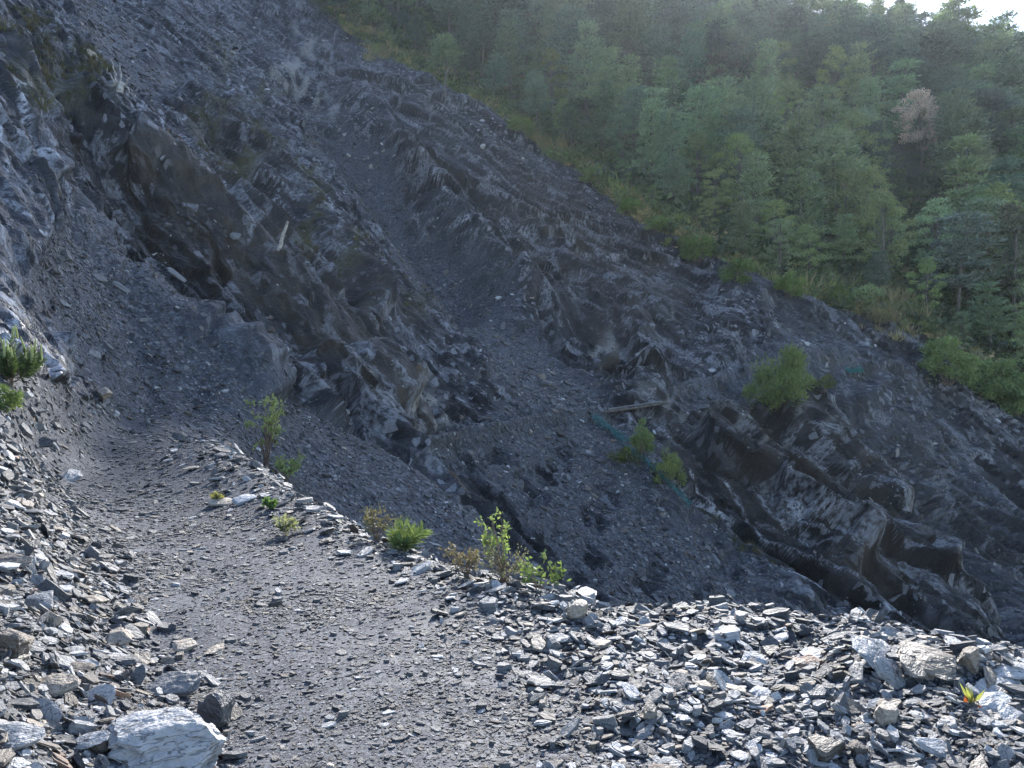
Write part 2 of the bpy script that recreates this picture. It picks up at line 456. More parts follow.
# the trench of the channel, the notch and the rib, cut deeper
def carve(pts, w, depth, ylo, yhi):
    d = (line_d(pts, ylo, yhi, False) + np.abs(wob3) * 3).reshape(-1)
    return np.exp(-(d / w) ** 2) * depth
disp += carve([(850, 662), (920, 668), (1000, 682)], 26, .11, 4, 8)
disp -= carve([(300, 95), (335, 135), (385, 200), (430, 255), (470, 308)], 15, 2.4, 60, 140)
disp += carve([(360, 115), (400, 165), (440, 215), (475, 262), (520, 315)], 15, 3.4, 60, 140)
disp += carve([(540, 325), (580, 320), (630, 345), (650, 385)], 17, 2.2, 52, 90)
disp += carve([(695, 452), (760, 498), (850, 565)], 9, 2.6, 44, 60)
disp -= carve([(700, 490), (760, 540), (830, 605)], 12, 1.0, 40, 60)
disp += carve([(120, 150), (190, 208), (250, 262), (330, 333), (395, 405)], 10, 1.5, 40, 58)
disp -= carve([(150, 200), (230, 275), (300, 350)], 14, 1.4, 36, 52)
disp -= carve([(640, 420), (655, 440), (690, 500)], 9, .9, 46, 62)
for ln_, y0_, y1_ in (([(395, 447), (450, 438), (500, 427), (560, 416), (608, 412)], 40, 62), ([(668, 402), (700, 386), (745, 373), (800, 355), (862, 372), (905, 380)], 54, 80)):
    xs_ = [a for a, b in ln_]; ys_ = [b for a, b in ln_]
    dy_ = (PYg + wob3 * 2 - np.interp(PXg, xs_, ys_)).reshape(-1)
    on_ = ((PXg > xs_[0]) & (PXg < xs_[-1]) & (Yg > y0_) & (Yg < y1_)).reshape(-1)
    disp += on_ * .75 * np.exp(-((dy_ - 4) / 5) ** 2)
    disp -= on_ * .55 * np.exp(-((dy_ + 5) / 4) ** 2)
disp += carve([(75, 220), (110, 268), (170, 308), (225, 340), (255, 362), (268, 392)], 10, .8, 25, 34)
disp -= carve([(775, 312), (830, 330), (905, 352)], 13, 1.8, 60, 84)
disp += carve([(800, 353), (860, 372), (905, 395)], 6, .7, 60, 80)
disp -= carve([(830, 390), (900, 470), (960, 560), (1010, 640)], 13, 2.2, 46, 80)
disp += carve([(870, 395), (950, 470), (1024, 560)], 12, 1.8, 46, 84)
disp += carve([(780, 430), (850, 490), (930, 580)], 11, 1.8, 46, 70)
disp += carve([(60, 100), (140, 190), (210, 262)], 8, 1.4, 34, 54)
disp += carve([(180, 110), (250, 165), (320, 240), (380, 310)], 11, 1.9, 56, 110)
disp -= carve([(210, 150), (290, 225), (350, 300)], 11, 1.7, 52, 90)
disp += carve([(430, 170), (520, 230), (600, 290), (660, 330)], 12, 1.8, 60, 120)
disp -= carve([(470, 200), (560, 270), (640, 330)], 10, 1.7, 60, 120)
dg = disp.reshape(nv, nu)
ds = dg.copy()
ds[:, 1:-1] = dg[:, 1:-1] * .5 + (dg[:, :-2] + dg[:, 2:]) * .25
dg = np.where(fg > .5, dg, ds)
disp = dg.reshape(-1)
flat = flat + N0.reshape(-1, 3) * disp[:, None]
# the far trail, a narrow level cut across the slope
VERT = flat.reshape(nv, nu, 3).astype(np.float32)
print('relief', time.time() - T0)

fleck = np.clip(rnd2[:, 1] * 1.0 + (rnd1[:, 2] - .5) * .6, 0, 1)
glint_streak = sstep(.80, .97, 1 - np.abs(perlin(LC * np.array([1 / 9, 1 / 1.3, 1 / 2], np.float32) + warp[:, None], 21)) * 3) * sstep(.0, .6, warp + n3 * .4)  # pale streaks along the bedding, painted as glints on the ledges
attrs = {'earth_shade': earth_shade.reshape(-1) * sstep(-.5, .3, n3 + .5), 'scree': sc, 'moss': moss.reshape(-1), 'brown': brown.reshape(-1), 'rust': rust.reshape(-1) * sstep(-.2, .4, n3) * .6,
         'pale': pale.reshape(-1), 'shelf': fgf, 'trail': tr, 'wood': fo, 'fleck': fleck, 'glint_streak': glint_streak * rkfull,
         'big': .5 + .5 * perlin(flat / 9.0, 31), 'mid': np.clip(.5 + .45 * perlin(LC * np.array([.35, .9, .9], np.float32), 32) + .3 * n4, 0, 1)}

# ------------------------------------------------------------------ node helpers
class NT_:
    def __init__(self, mat):
        self.t = mat.node_tree; self.n = self.t.nodes; self.l = self.t.links

    def node(self, kind, **kw):
        n = self.n.new(kind)
        for k, v in kw.items():
            setattr(n, k, v)
        return n

    def put(self, sock, v):
        if isinstance(v, bpy.types.NodeSocket):
            self.l.new(v, sock)
        else:
            sock.default_value = v

    def attr(self, name, kind='GEOMETRY'):
        n = self.node('ShaderNodeAttribute', attribute_name=name, attribute_type=kind)
        return n.outputs['Fac']

    def mix(self, f, a, b, mode='MIX'):
        n = self.node('ShaderNodeMix', data_type='RGBA', blend_type=mode)
        self.put(n.inputs[0], f)
        for s_, v in ((n.inputs[6], a), (n.inputs[7], b)):
            if isinstance(v, tuple) and len(v) == 3:
                v = (*v, 1)
            self.put(s_, v)
        return n.outputs[2]

    def math(self, op, a, b=0.0, clamp=False):
        n = self.node('ShaderNodeMath', operation=op, use_clamp=clamp)
        self.put(n.inputs[0], a); self.put(n.inputs[1], b)
        return n.outputs[0]

    def ramp(self, x, lo, hi, a=0.0, b=1.0):
        n = self.node('ShaderNodeMapRange', interpolation_type='SMOOTHSTEP')
        self.put(n.inputs[0], x)
        for k, v in enumerate((lo, hi, a, b)):
            n.inputs[k + 1].default_value = v
        return n.outputs[0]

    def coord(self, scale=(1, 1, 1), rot=(0, 0, 0)):
        g = self.node('ShaderNodeNewGeometry')
        m = self.node('ShaderNodeMapping')
        self.l.new(g.outputs['Position'], m.inputs[0])
        m.inputs['Scale'].default_value = scale; m.inputs['Rotation'].default_value = rot
        return m.outputs[0]

    def noise(self, vec, scale, detail=3, rough=.6):
        n = self.node('ShaderNodeTexNoise')
        self.put(n.inputs['Vector'], vec)
        n.inputs['Scale'].default_value = scale; n.inputs['Detail'].default_value = detail; n.inputs['Roughness'].default_value = rough
        return n.outputs[0]

    def voro(self, vec, scale, out='Color', feature='F1'):
        n = self.node('ShaderNodeTexVoronoi', feature=feature)
        self.put(n.inputs['Vector'], vec); n.inputs['Scale'].default_value = scale
        return n.outputs[out]

    def gray(self, c):
        n = self.node('ShaderNodeSeparateColor'); self.put(n.inputs[0], c)
        return n.outputs[0]

    def bump(self, h, strength, dist, normal=None):
        n = self.node('ShaderNodeBump')
        n.inputs['Strength'].default_value = strength; n.inputs['Distance'].default_value = dist
        self.put(n.inputs['Height'], h)
        if normal is not None:
            self.put(n.inputs['Normal'], normal)
        return n.outputs[0]


def material(name):
    m = bpy.data.materials.new(name); m.use_nodes = True
    h = NT_(m)
    return m, h, h.n['Principled BSDF']


# slate ground: rock, scree, gravel trail and woodland floor in one recipe, told apart by what lies there
mat_ground, h, pb = material('slate_ground')
c0 = h.coord()
bed = h.node('ShaderNodeAttribute', attribute_name='bed', attribute_type='GEOMETRY').outputs['Vector']


def bedmap(sx, sy, sz):
    m_ = h.node('ShaderNodeMapping'); h.put(m_.inputs[0], bed); m_.inputs['Scale'].default_value = (sx, sy, sz)
    return m_.outputs[0]


cs = bedmap(.45, 1.2, 1.2)
streak = h.noise(bedmap(.10, 1.3, 1.0), 2.4, 4, .62)
big = h.attr('big')
mid = h.attr('mid')
fine = h.noise(cs, 7.0, 3, .7)
vor_s = h.gray(h.voro(c0, 3.6))
vor_m = h.gray(h.voro(c0, 11.0))
vor_f = h.gray(h.voro(c0, 38.0))
vor_g = h.gray(h.voro(c0, 90.0))
rockc = h.mix(h.ramp(mid, .35, .70), (.008, .008, .010), (.042, .041, .045))
facet = h.gray(h.voro(cs, 1.5))
crack = h.voro(cs, 1.5, 'Distance', 'DISTANCE_TO_EDGE')
rockc = h.mix(1.0, rockc, h.mix(facet, (.28, .28, .29), (1.9, 1.86, 1.84)), 'MULTIPLY')
rockc = h.mix(h.ramp(crack, .0, .05, .75, 0), rockc, (.008, .008, .010))
grit = h.gray(h.voro(cs, 5.0))
rockc = h.mix(1.0, rockc, h.mix(grit, (.55, .55, .56), (1.5, 1.5, 1.52)), 'MULTIPLY')
rockc = h.mix(h.ramp(streak, .36, .46, .7, 0), rockc, (.009, .009, .011))
rockc = h.mix(h.math('MULTIPLY', h.ramp(streak, .58, .68), .55), rockc, (.100, .100, .108))
rockc = h.mix(h.math('MULTIPLY', h.ramp(grit, .90, .97), .8), rockc, (.26, .26, .275))  # whitish specks standing in for glints, painted into the rock colour
rockc = h.mix(h.math('MULTIPLY', h.ramp(big, .35, .65), .45), rockc, (.022, .0215, .024))
rockc = h.mix(h.math('MULTIPLY', h.attr('brown'), h.ramp(mid, .3, .7, .35, 1.0)), rockc, (.046, .036, .027))
rockc = h.mix(h.math('MULTIPLY', h.attr('earth_shade'), .85), rockc, (.011, .011, .013))  # near-black earth, and painted shade on the face of the rib
fl = h.math('MULTIPLY', h.ramp(h.attr('fleck'), .62, .98), h.ramp(fine, .35, .65))
rockc = h.mix(h.math('MULTIPLY', fl, .85), rockc, (.25, .25, .265))
rockc = h.mix(h.math('MULTIPLY', h.attr('glint_streak'), h.ramp(fine, .40, .58)), rockc, (.50, .50, .53))  # glint put into the base colour
rockc = h.mix(h.math('MULTIPLY', h.attr('pale'), h.ramp(fine, .3, .55)), rockc, (.30, .28, .25))
rockc = h.mix(h.math('MULTIPLY', h.attr('rust'), h.ramp(streak, .42, .56, 0, .8)), rockc, (.38, .22, .075))
mossf = h.math('MULTIPLY', h.attr('moss'), h.ramp(mid, .40, .60))
rockc = h.mix(h.math('MULTIPLY', mossf, .75), rockc, (.070, .064, .026))
screec = h.mix(vor_s, (.022, .024, .029), (.078, .082, .095))
screec = h.mix(h.ramp(vor_m, .84, .96), screec, (.19, .195, .21))
screec = h.mix(h.math('MULTIPLY', h.ramp(big, .3, .6), .4), screec, (.045, .047, .055))
col = h.mix(h.attr('scree'), rockc, screec)
shelfc = h.mix(vor_f, (.020, .021, .025), (.080, .083, .095))
shelfc = h.mix(h.ramp(vor_g, .75, .95), shelfc, (.22, .225, .24))
trc = h.mix(vor_f, (.026, .028, .034), (.066, .070, .082))
trc = h.mix(h.ramp(vor_g, .6, .95), trc, (.14, .145, .16))
trc = h.mix(h.math('MULTIPLY', h.ramp(h.noise(c0, 1.1, 3), .50, .68), .6), trc, (.095, .099, .112))
shelfc = h.mix(h.attr('trail'), shelfc, trc)
col = h.mix(h.attr('shelf'), col, shelfc)
woodc = h.mix(h.ramp(h.noise(c0, .9, 4), .35, .65), (.035, .036, .022), (.070, .068, .045))
col = h.mix(h.attr('wood'), col, woodc)
h.put(pb.inputs['Base Color'], col)
h.put(pb.inputs['Roughness'], h.math('ADD', h.ramp(fine, .3, .7, .42, .68), h.math('MULTIPLY', h.attr('shelf'), .2)))
h.put(pb.inputs['Specular IOR Level'], h.math('SUBTRACT', .36, h.math('MULTIPLY', h.attr('shelf'), .18)))
notshelf = h.math('SUBTRACT', 1.0, h.attr('shelf'))
hh = h.math('ADD', h.math('MULTIPLY', fine, .16), h.math('ADD', h.math('MULTIPLY', facet, .14), h.math('ADD', h.math('MULTIPLY', grit, .07), h.math('MULTIPLY', streak, .30))))
hh = h.math('ADD', hh, h.math('MULTIPLY', vor_m, .04))
b1 = h.bump(h.math('MULTIPLY', hh, notshelf), .9, 1.0)
h2 = h.math('ADD', h.math('MULTIPLY', vor_f, .020), h.math('MULTIPLY', vor_g, .008))
b2 = h.bump(h.math('MULTIPLY', h2, h.attr('shelf')), 1.0, 1.0, b1)
h.put(pb.inputs['Normal'], b2)

# ------------------------------------------------------------------ ground objects
idx = np.arange(nu * nv).reshape(nv, nu)
QUADS = np.stack([idx[:-1, :-1], idx[:-1, 1:], idx[1:, 1:], idx[1:, :-1]], -1).reshape(-1, 4)
VF = VERT.reshape(-1, 3)


def ground_part(name, sel, label=None):
    q = QUADS[sel]
    used, inv = np.unique(q, return_inverse=True)
    q = inv.reshape(-1, 4).astype(np.int32)
    me = bpy.data.meshes.new(name)
    me.vertices.add(len(used)); me.vertices.foreach_set('co', VF[used].ravel().astype(np.float32))
    me.loops.add(q.size); me.loops.foreach_set('vertex_index', q.ravel())
    me.polygons.add(len(q)); me.polygons.foreach_set('loop_start', np.arange(0, q.size, 4, dtype=np.int32))
    for k, v in attrs.items():
        a = me.attributes.new(k, 'FLOAT', 'POINT')
        a.data.foreach_set('value', v.reshape(-1)[used].astype(np.float32))
    a = me.attributes.new('bed', 'FLOAT_VECTOR', 'POINT')
    a.data.foreach_set('vector', LC[used].astype(np.float32).ravel())
    me.polygons.foreach_set('use_smooth', f_rock[sel] < .5)
    me.update(calc_edges=True)
    me.materials.append(mat_ground)
    o = bpy.data.objects.new(name, me); COL.objects.link(o)
    o['kind'] = 'structure'
    if label:
        o['label'] = label
    return o


def face_of(a):
    a = a.reshape(nv, nu)
    return ((a[:-1, :-1] + a[1:, :-1] + a[:-1, 1:] + a[1:, 1:]) * .25).reshape(-1)


f_rock = face_of(rkfull)
f_fg, f_tr, f_fo = face_of(fgf), face_of(tr), face_of(fo)
s_tr = (f_tr > .5) & (f_fg > .5)
s_bank = (f_fg > .5) & ~s_tr
s_fo = (f_fo > .5) & ~s_tr & ~s_bank
s_sl = ~(s_tr | s_bank | s_fo)
ground_part('trail', s_tr, 'dark slate gravel footpath bending left below the slide')
ground_part('rubble_ground', s_bank, 'slate rubble verges on both sides of the footpath')
ground_part('landslide_slope', s_sl, 'bare dark slate landslide slope with scree channels')
ground_part('forest_floor', s_fo, 'brown woodland floor under the trees above the slide')
print('ground', time.time() - T0)

# ------------------------------------------------------------------ loose slate
def slate_mesh(r, n=None, thick=None, layers=1):
    """a broken flake: irregular outline, slanting sides, sometimes a second split layer; about 1 across"""
    n = n or r.randint(5, 7)
    thick = thick or r.uniform(.05, .14)
    el = r.uniform(.55, .9)
    ang = sorted((k + r.uniform(-.34, .34)) * 2 * math.pi / n for k in range(n))
    out = [(math.cos(a) * r.uniform(.40, .56), math.sin(a) * r.uniform(.40, .56) * el) for a in ang]
    vs_, fs = [], []

    def slab(o, z0, z1, tilt):
        b = len(vs_)
        for (x, y) in o:
            k = r.uniform(.86, 1.06)
            vs_.append((x * k, y * k, z0 + x * tilt[0] * .6))
        for (x, y) in o:
            k = r.uniform(.84, 1.0)
            vs_.append((x * k, y * k, z1 + x * tilt[0] + y * tilt[1] + r.uniform(-.02, .02)))
        m = len(o)
        for k in range(m):
            fs.append((b + k, b + (k + 1) % m, b + m + (k + 1) % m, b + m + k))
        fs.append(tuple(b + k for k in reversed(range(m))))
        fs.append(tuple(b + m + k for k in range(m)))
    t = (r.uniform(-.12, .12), r.uniform(-.12, .12))
    slab(out, -thick * .5, thick * .5, t)
    for q_ in range(layers - 1):
        cx, cy = r.uniform(-.14, .14), r.uniform(-.1, .1)
        sc_ = r.uniform(.55, .8)
        o2 = [(cx + x * sc_, cy + y * sc_) for x, y in out]
        slab(o2, thick * (.38 + .4 * q_), thick * (.9 + .45 * q_), t)
    return vs_, fs


def leaf_mesh(vs_, fs, name, mat):
    me = bpy.data.meshes.new(name)
    me.from_pydata(vs_, [], fs); me.update()
    me.materials.append(mat)
    return me


def slate_material(name, src):
    m, h, pb = material(name)
    if src == 'INSTANCER':
        tone = h.attr('tone', 'INSTANCER'); hue = h.attr('hue', 'INSTANCER')
    else:
        oi = h.node('ShaderNodeObjectInfo')
        sp = h.node('ShaderNodeSeparateColor'); h.put(sp.inputs[0], oi.outputs['Color'])
        tone, hue = sp.outputs[0], sp.outputs[1]
    tc = h.node('ShaderNodeTexCoord').outputs['Object']
    mp = h.node('ShaderNodeMapping'); h.put(mp.inputs[0], tc)
    mp.inputs['Scale'].default_value = (1, 2.2, 3.5)
    nz = h.noise(mp.outputs[0], 2.6, 4, .65)
    c = h.mix(tone, (.026, .026, .029), (.60, .585, .565))
    tan = h.mix(tone, (.050, .038, .028), (.55, .45, .34))
    c = h.mix(h.ramp(hue, .66, .92), c, tan)
    rustc = h.mix(tone, (.06, .03, .018), (.50, .26, .14))
    c = h.mix(h.math('MULTIPLY', h.ramp(hue, .965, .98), h.ramp(nz, .35, .6)), c, rustc)
    c = h.mix(h.ramp(nz, .3, .72, .55, 0), c, h.mix(1.0, c, (.42, .42, .45), 'MULTIPLY'))
    mq2 = h.node('ShaderNodeMapping'); h.put(mq2.inputs[0], tc)
    mq2.inputs['Scale'].default_value = (1.3, 1.5, 9.0)
    n2_ = h.noise(mq2.outputs[0], 1.5, 3, .55)
    ck = h.ramp(h.math('ABSOLUTE', h.math('SUBTRACT', n2_, .5)), .0, .022, 1.0, 0)
    c = h.mix(h.math('MULTIPLY', ck, .7), c, (.02, .02, .022))
    h.put(pb.inputs['Base Color'], c)
    h.put(pb.inputs['Roughness'], h.ramp(nz, .3, .7, .52, .75))
    pb.inputs['Specular IOR Level'].default_value = .5
    h.put(pb.inputs['Normal'], h.bump(nz, .5, .12))
    return m


mat_slate_i = slate_material('loose_slate', 'INSTANCER')
mat_slate_o = slate_material('slate_piece', 'OBJECT')


def scatter(name, protos, pts, rot, scl, pid, extra, mat, label, category=None):
    """one object of 'stuff': prototypes and points in one mesh, joined by instancing on the points"""
    vs_, fs, pr = [], [], []
    for k, (v, f) in enumerate(protos):
        b = len(vs_)
        vs_ += [tuple(x) for x in v]; fs += [tuple(b + i for i in g) for g in f]; pr += [k] * len(v)
    n0, n1 = len(vs_), len(pts)
    me = bpy.data.meshes.new(name)
    me.from_pydata(vs_ + [tuple(p) for p in np.asarray(pts, float)], [], fs)

    def put(nm, kind, data, key):
        a = me.attributes.new(nm, kind, 'POINT'); a.data.foreach_set(key, np.ascontiguousarray(data).ravel())
    z3 = np.zeros((n0, 3), np.float32)
    put('proto', 'INT', np.concatenate([np.array(pr), -np.ones(n1)]).astype(np.int32), 'value')
    put('rot', 'FLOAT_VECTOR', np.concatenate([z3, rot]).astype(np.float32), 'vector')
    put('scl', 'FLOAT_VECTOR', np.concatenate([z3, scl]).astype(np.float32), 'vector')
    put('pid', 'INT', np.concatenate([np.zeros(n0), pid]).astype(np.int32), 'value')
    for k, v in extra.items():
        put(k, 'FLOAT', np.concatenate([np.zeros(n0), v]).astype(np.float32), 'value')
    me.materials.append(mat)
    o = bpy.data.objects.new(name, me); COL.objects.link(o)
    o['kind'] = 'stuff'; o['label'] = label
    if category:
        o['category'] = category
    ng = bpy.data.node_groups.get('scatter_pieces')
    if ng is None:
        ng = bpy.data.node_groups.new('scatter_pieces', 'GeometryNodeTree')
        ng.interface.new_socket('Geometry', in_out='INPUT', socket_type='NodeSocketGeometry')
        ng.interface.new_socket('Geometry', in_out='OUTPUT', socket_type='NodeSocketGeometry')
        N = ng.nodes.new; Lk = ng.links.new
        gi, go = N('NodeGroupInput'), N('NodeGroupOutput')

        def at(nm, t):
            a = N('GeometryNodeInputNamedAttribute'); a.data_type = t; a.inputs[0].default_value = nm
            return a.outputs[0]
        cmp_ = N('FunctionNodeCompare'); cmp_.data_type = 'INT'; cmp_.operation = 'GREATER_EQUAL'
        ci = [x for x in cmp_.inputs if x.type == 'INT']
        Lk(at('proto', 'INT'), ci[0]); ci[1].default_value = 0
        sep = N('GeometryNodeSeparateGeometry'); sep.domain = 'POINT'
        Lk(gi.outputs[0], sep.inputs[0]); Lk(cmp_.outputs[0], sep.inputs[1])
        spl = N('GeometryNodeSplitToInstances'); spl.domain = 'POINT'
        Lk(sep.outputs[0], spl.inputs[0])
        Lk(at('proto', 'INT'), [x for x in spl.inputs if x.name == 'Group ID'][0])
        iop = N('GeometryNodeInstanceOnPoints')
        m2p = N('GeometryNodeMeshToPoints')
        Lk(sep.outputs[1], m2p.inputs['Mesh'])
        Lk(m2p.outputs[0], iop.inputs['Points']); Lk(spl.outputs['Instances'], iop.inputs['Instance'])
        iop.inputs['Pick Instance'].default_value = True
        Lk(at('pid', 'INT'), iop.inputs['Instance Index'])
        e2r = N('FunctionNodeEulerToRotation'); Lk(at('rot', 'FLOAT_VECTOR'), e2r.inputs[0])
        Lk(e2r.outputs[0], iop.inputs['Rotation'])
        Lk(at('scl', 'FLOAT_VECTOR'), iop.inputs['Scale'])
        Lk(iop.outputs[0], go.inputs[0])
    md = o.modifiers.new('pieces', 'NODES'); md.node_group = ng
    return o


VS3 = VERT
Nrm = norm(np.cross(np.gradient(VS3, axis=1), np.gradient(VS3, axis=0)))
# calmer normals for things lying on the ground
Nlay = norm(Nrm * .45 + N0 * .55)


def sample(weight, n, r=rng):
    """n random spots on the ground, drawn by weight per grid cell"""
    w = weight.reshape(nv, nu)[:-1, :-1].reshape(-1).astype(np.float64)
    c = np.cumsum(w); k = np.searchsorted(c, r.random(n) * c[-1])
    i, j = k // (nu - 1), k % (nu - 1)
    a, b = r.random(n)[:, None], r.random(n)[:, None]
    p = (VS3[i, j] * (1 - a) + VS3[i + 1, j] * a) * (1 - b) + (VS3[i, j + 1] * (1 - a) + VS3[i + 1, j + 1] * a) * b
    return p, Nlay[i, j], i, j


def lay(nrm, tilt, r=rng):
    """Euler angles that lay the z axis along the normals, tilted at random and spun"""
    n = len(nrm)
    d = norm(nrm + r.normal(size=(n, 3)) * tilt[:, None])
    out = np.zeros((n, 3))
    rx = np.arctan2(-d[:, 1], d[:, 2]); ry = np.arcsin(np.clip(d[:, 0], -1, 1))
    # rotation = Rz(spin) first, then tilt; composed as matrices
    sp = r.random(n) * 2 * math.pi
    cx, sx, cy, sy, cz, sz = np.cos(rx), np.sin(rx), np.cos(ry), np.sin(ry), np.cos(sp), np.sin(sp)
    Z = np.zeros(n); O = np.ones(n)
    Rx = np.stack([O, Z, Z, Z, cx, -sx, Z, sx, cx], 1).reshape(-1, 3, 3)
    Ry = np.stack([cy, Z, sy, Z, O, Z, -sy, Z, cy], 1).reshape(-1, 3, 3)
    Rz = np.stack([cz, -sz, Z, sz, cz, Z, Z, Z, O], 1).reshape(-1, 3, 3)
    M = Rx @ Ry @ Rz
    out[:, 1] = np.arcsin(np.clip(-M[:, 2, 0], -1, 1))
    out[:, 0] = np.arctan2(M[:, 2, 1], M[:, 2, 2])
    out[:, 2] = np.arctan2(M[:, 1, 0], M[:, 0, 0])
    return out


_r = random.Random(3)
PROTO = [slate_mesh(_r) for k in range(14)] + [slate_mesh(_r, layers=2) for k in range(6)] + [slate_mesh(_r, thick=.42) for k in range(4)]


def strew(name, weight, n, size, tilt, tone, label, lift=.35, palef=.10, tanf=.9):
    p, nr, i, j = sample(weight, n)
    s_ = size(p, rng.random(n), rng.normal(size=n))
    scl = np.stack([s_ * rng.uniform(.8, 1.25, n), s_ * rng.uniform(.7, 1.1, n), s_ * rng.uniform(.6, 1.3, n)], 1)
    t = np.clip(tone[0] + tone[1] * rng.normal(size=n), 0.01, 1)
    pal = rng.random(n) < palef
    t = np.where(pal, rng.uniform(.4, .85, n), t)
    hue = rng.random(n) ** (1.0 / tanf if tanf < 1 else 1)
    hue = rng.random(n) * tanf + (1 - tanf) * rng.random(n)
    rot = lay(nr, np.abs(rng.normal(size=n)) * tilt + .03)
    p = p + nr * (s_ * .10 * lift * 2)[:, None]
    return scatter(name, PROTO, p, rot, scl, rng.integers(0, len(PROTO), n), {'tone': t, 'hue': hue}, mat_slate_i, label)


TR, FG, SC, RK = (x.reshape(nv, nu) for x in (tr, fgf, sc, rk))
visn = (PYg < 900)
verge = FG * (1 - TR) * visn * (Yg > 1.5)
edgew = np.clip(sstep(-.55, .25, trail_d / trail_w - 1 + wob1 * .18) * 1.0, 0, 1) * FG * visn * (Yg > 1.5)
colw = (np.gradient(us) / np.gradient(us).min() * (np.abs(us) < .95))[None, :]
edgew = edgew ** 1.2
patch = sstep(-.25, .45, perlin(VERT.reshape(-1, 3) / .8, 41).reshape(nv, nu) + .5 * perlin(VERT.reshape(-1, 3) / .25, 42).reshape(nv, nu))
strew('trail_gravel', FG * (.12 + TR) * visn * (Yg > 2.0) * (TR > .05) * (.5 + patch) * colw, 84000, lambda p, a, b: np.clip(np.exp(b * .66) * .0098, .004, .08) * (p[:, 1] / 4) ** .8, .07, (.13, .09), 'small slate chips trodden into the footpath', palef=.05)
strew('slate_chips', edgew * colw, 52000, lambda p, a, b: np.exp(b * .45) * .029 * (p[:, 1] / 4) ** .75, .26, (.14, .11), 'small slate chips filling the gaps of the rubble verges', palef=.14)
strew('slate_rubble', edgew ** 1.3 * colw, 14500, lambda p, a, b: np.clip(np.exp(b * .52) * .048, .02, .17) * (p[:, 1] / 4) ** .62, .34, (.20, .14), 'broken slate flakes heaped along the verges of the footpath', lift=.8, palef=.30)
strew('scree_gravel', SC * (Yg > 20) * (1 - FG) * (Yg < 140), 78000, lambda p, a, b: np.clip(np.exp(b * .62) * .0021 * p[:, 1], .03, 1.0), .30, (.105, .095), 'fine slate scree lying in the channels of the slide', palef=.04)
strew('slope_debris', RK * (Yg > 12) * (Yg < 150) * (1 - .85 * earth_shade) * (.10 + sstep(-.1, .5, wob1 + wob2 * .5)), 26000, lambda p, a, b: np.clip(np.exp(b * .62) * .0022 * p[:, 1], .03, 1.3), .35, (.085, .10), 'slate fragments caught on the ledges of the slide', palef=.09)
print('scatter', time.time() - T0)

# ------------------------------------------------------------------ placing by direction
VPX = 512 + F * VERT[..., 0] / VERT[..., 1]
VPY = 384 - F * (VERT[..., 2] - CAMZ) / VERT[..., 1]


def ground_at(px, py, ymin=2.0, ymax=330, tol=2.5):
    """the ground seen in direction (px, py): nearest hit; returns position, lying normal"""
    j0 = int(np.searchsorted(us, (px - 512) / F)); a, b = max(0, j0 - 12), min(nu, j0 + 12)
    for t in (tol, tol * 2, tol * 5, tol * 12):
        m = (np.abs(VPX[:, a:b] - px) < t) & (np.abs(VPY[:, a:b] - py) < t) & (Yg[:, a:b] > ymin) & (Yg[:, a:b] < ymax)
        if m.any():
            ii, jj = np.nonzero(m)
            k = np.argmin(VERT[ii, jj + a, 1])
            return Vector(VERT[ii[k], jj[k] + a].tolist()), Vector(Nlay[ii[k], jj[k] + a].tolist())
    i = int(np.argmin(np.abs(VPY[:, j0] - py))); return Vector(VERT[i, j0].tolist()), Vector(Nlay[i, j0].tolist())


def ground_z(x, y):
    """ground height at plan position"""
    v = math.log(max(y, .71)); u = x / y
    i = min(nv - 1, max(0, int(np.searchsorted(vsr, v)))); j = min(nu - 1, max(0, int(np.searchsorted(us, u))))
    return float(VERT[i, j, 2])


def empty(name, loc, label, cat, group=None, rz=0.0):
    o = bpy.data.objects.new(name, None); COL.objects.link(o)
    o.location = loc; o.rotation_euler = (0, 0, rz); o.empty_display_size = .1
    o['label'] = label; o['category'] = cat
    if group:
        o['group'] = group
    return o


def child(name, me, parent, color=None):
    o = bpy.data.objects.new(name, me); COL.objects.link(o); o.parent = parent
    if color:
        o.color = (*color, 1)
    return o


